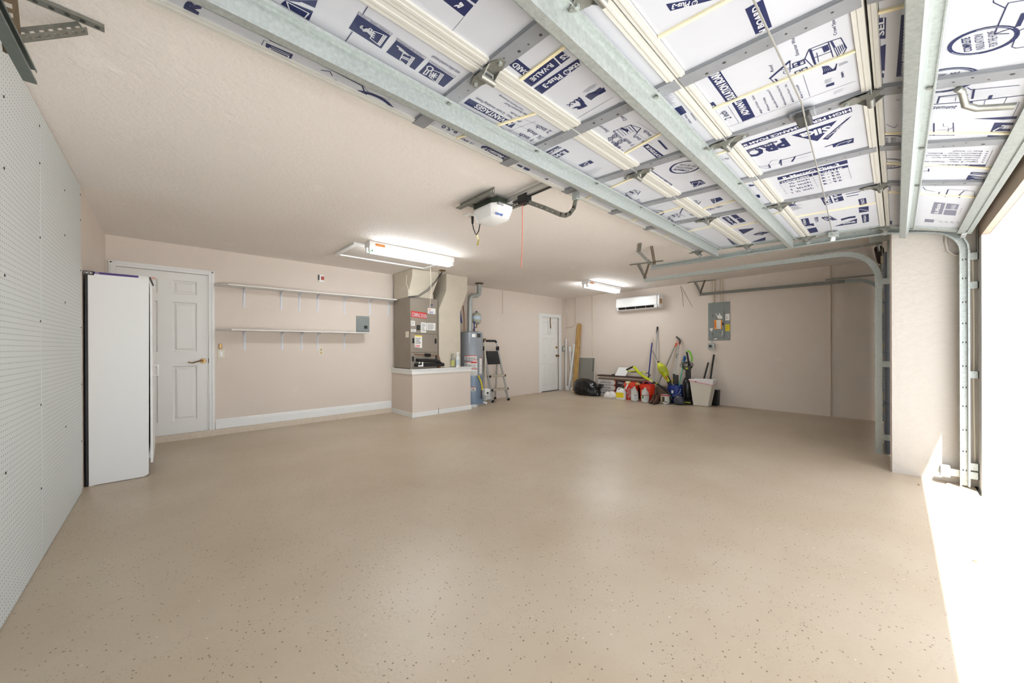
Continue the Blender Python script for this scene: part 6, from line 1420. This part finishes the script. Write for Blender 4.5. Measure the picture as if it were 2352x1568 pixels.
MB().tube([(vx+.03, vy+.04, 1.035), (vx+.03, vy+.0, 1.045), (vx+.03, vy-.035, 1.0), (vx+.03, vy-.055, .92), (vx+.03, vy-.05, .84)], .016, 10).build('lime_handle', M('bright_green', (120, 200, 40), rough=.4), t, smooth=60)
rnd = random.Random(3)
for k in range(7):
    c = Vector((vx-.02, vy+.01+rnd.uniform(-.03, .05), .76+rnd.uniform(-.06, .06))); r1, r2 = rnd.uniform(.07, .12), rnd.uniform(.05, .09); tl = rnd.uniform(-.6, .6)
    MB().tube([c+Vector((rnd.uniform(-.01, .01), r1*math.cos(a)*math.cos(tl)-r2*math.sin(a)*math.sin(tl), r1*math.cos(a)*math.sin(tl)+r2*math.sin(a)*math.cos(tl))) for a in [i*2*PI/16 for i in range(17)]], .005, 5).build('cord_loop', MBLACK, t, smooth=60)
MB().box(vx-.04, vx+.04, vy-.045, vy+.055, .66, .74).build('collar', MDKGREY, t, bevel=.012); MB().box(vx-.045, vx-.03, vy+.0, vy+.04, .69, .72).build('lime_button', MLIME, t)
MB().cyl((vx-.02, vy-.09, .45), (vx-.02, vy-.05, .45), .02, n=10).build('knob', MBLACK, t); MB().box(vx-.03, vx+.01, vy-.06, vy-.02, .42, .47).build('lime_clip', MLIME, t)
# wastebasket with liner
t = thing('wastebasket', 'tall cream wastebasket with a pink-edged white liner', 'bin', (7.50, 2.58, 0))
bq = [(7.365, 2.705), (7.40, 2.445), (7.57, 2.44), (7.53, 2.70)]; tq = [(7.34, 2.765), (7.385, 2.36), (7.63, 2.36), (7.585, 2.765)]
MB().loft([[(x, y, .002) for x, y in bq], [(x, y, .495) for x, y in tq]]).build('body', M('bin_cream', (218, 211, 198), rough=.5), t, bevel=.015)
def lerpq(f, o=0):
    cc = (7.485, 2.56); return [(cc[0]+(a+(c-a)*f-cc[0])*(1+o), cc[1]+(b+(d-b)*f-cc[1])*(1+o)) for (a, b), (c, d) in zip(bq, tq)]
q1 = lerpq(.90, .03); q2 = lerpq(1.0, .05); zz = (.485, .415, .435, .49)
MB().loft([[(x, y, z) for (x, y), z in zip(q1, zz)], [(x, y, .50) for x, y in lerpq(1, .045)], [(x, y, .512) for x, y in lerpq(1, .0)], [(x, y, .47) for x, y in lerpq(.95, -.12)]]).build('liner', M('liner_white', (228, 224, 222), rough=.45, bump=.6, bscale=22), t, smooth=40)
P4 = [Vector((x, y, z)) for (x, y), z in zip(lerpq(.895, .036), zz)]
MB().tube(P4 + [P4[0]], .008, 6).build('drawstring', M('liner_pink', (226, 160, 176), rough=.5), t, smooth=60)
MB().cyl(P4[0].lerp(P4[1], .25)+Vector((-.006, 0, .0)), P4[0].lerp(P4[1], .33)+Vector((-.006, 0, 0)), .009, n=8).build('drawstring_end', MREDINK, t)
# dark bin and dustpan handles behind
tag(MB().loft([[(7.655, 2.36, .002), (7.765, 2.36, .002), (7.765, 2.52, .002), (7.655, 2.52, .002)], [(7.645, 2.35, .30), (7.772, 2.35, .30), (7.772, 2.53, .30), (7.645, 2.53, .30)]]).build('dustpan_bin', MBLACK, bevel=.006), 'small black bin tucked behind the wastebasket', 'bin')
tag(MB().tube([Vector((7.70, 2.51, .304)), on7(1617, 870, 7.70), on7(1627, 832, 7.765)], .014, 10).build('broom_handle', MBLACK, smooth=60), 'shorter black broom handle behind the wastebasket', 'handle')
tag(MB().tube([Vector((7.70, 2.43, .304)), on7(1632, 870, 7.70), on7(1640, 814, 7.765)], .016, 10).build('broom_handle', MBLACK, smooth=60), 'taller black broom handle behind the wastebasket', 'handle')
tag(MB().cyl((7.67, .60, .0005), (7.67, .60, .004), .02, n=8).build('dry_leaf', MRUST), 'dry brown leaf on the floor by the single door', 'leaf') if False else None
for k, (x, y) in enumerate(((2110, 1113), (2175, 1108), (2240, 1288))):
    p = on(x, y, 'Z', .001); a = .4*k
    MB_ = MB().add([p+Vector((-.022, 0, 0)), p+Vector((0, -.008, .004)), p+Vector((.022, .004, .001)), p+Vector((0, .009, .004))], [(0, 1, 2), (0, 2, 3)])
    tag(MB_.build('dry_leaf', M('leaf_brown', (150, 116, 80), rough=.8)), ('dry leaf on the floor at the foot of the pier', 'dry leaf beside the track foot at the pier', 'dry leaf lying in the strip of sunlight')[k], 'leaf', 'dry leaves at the threshold')
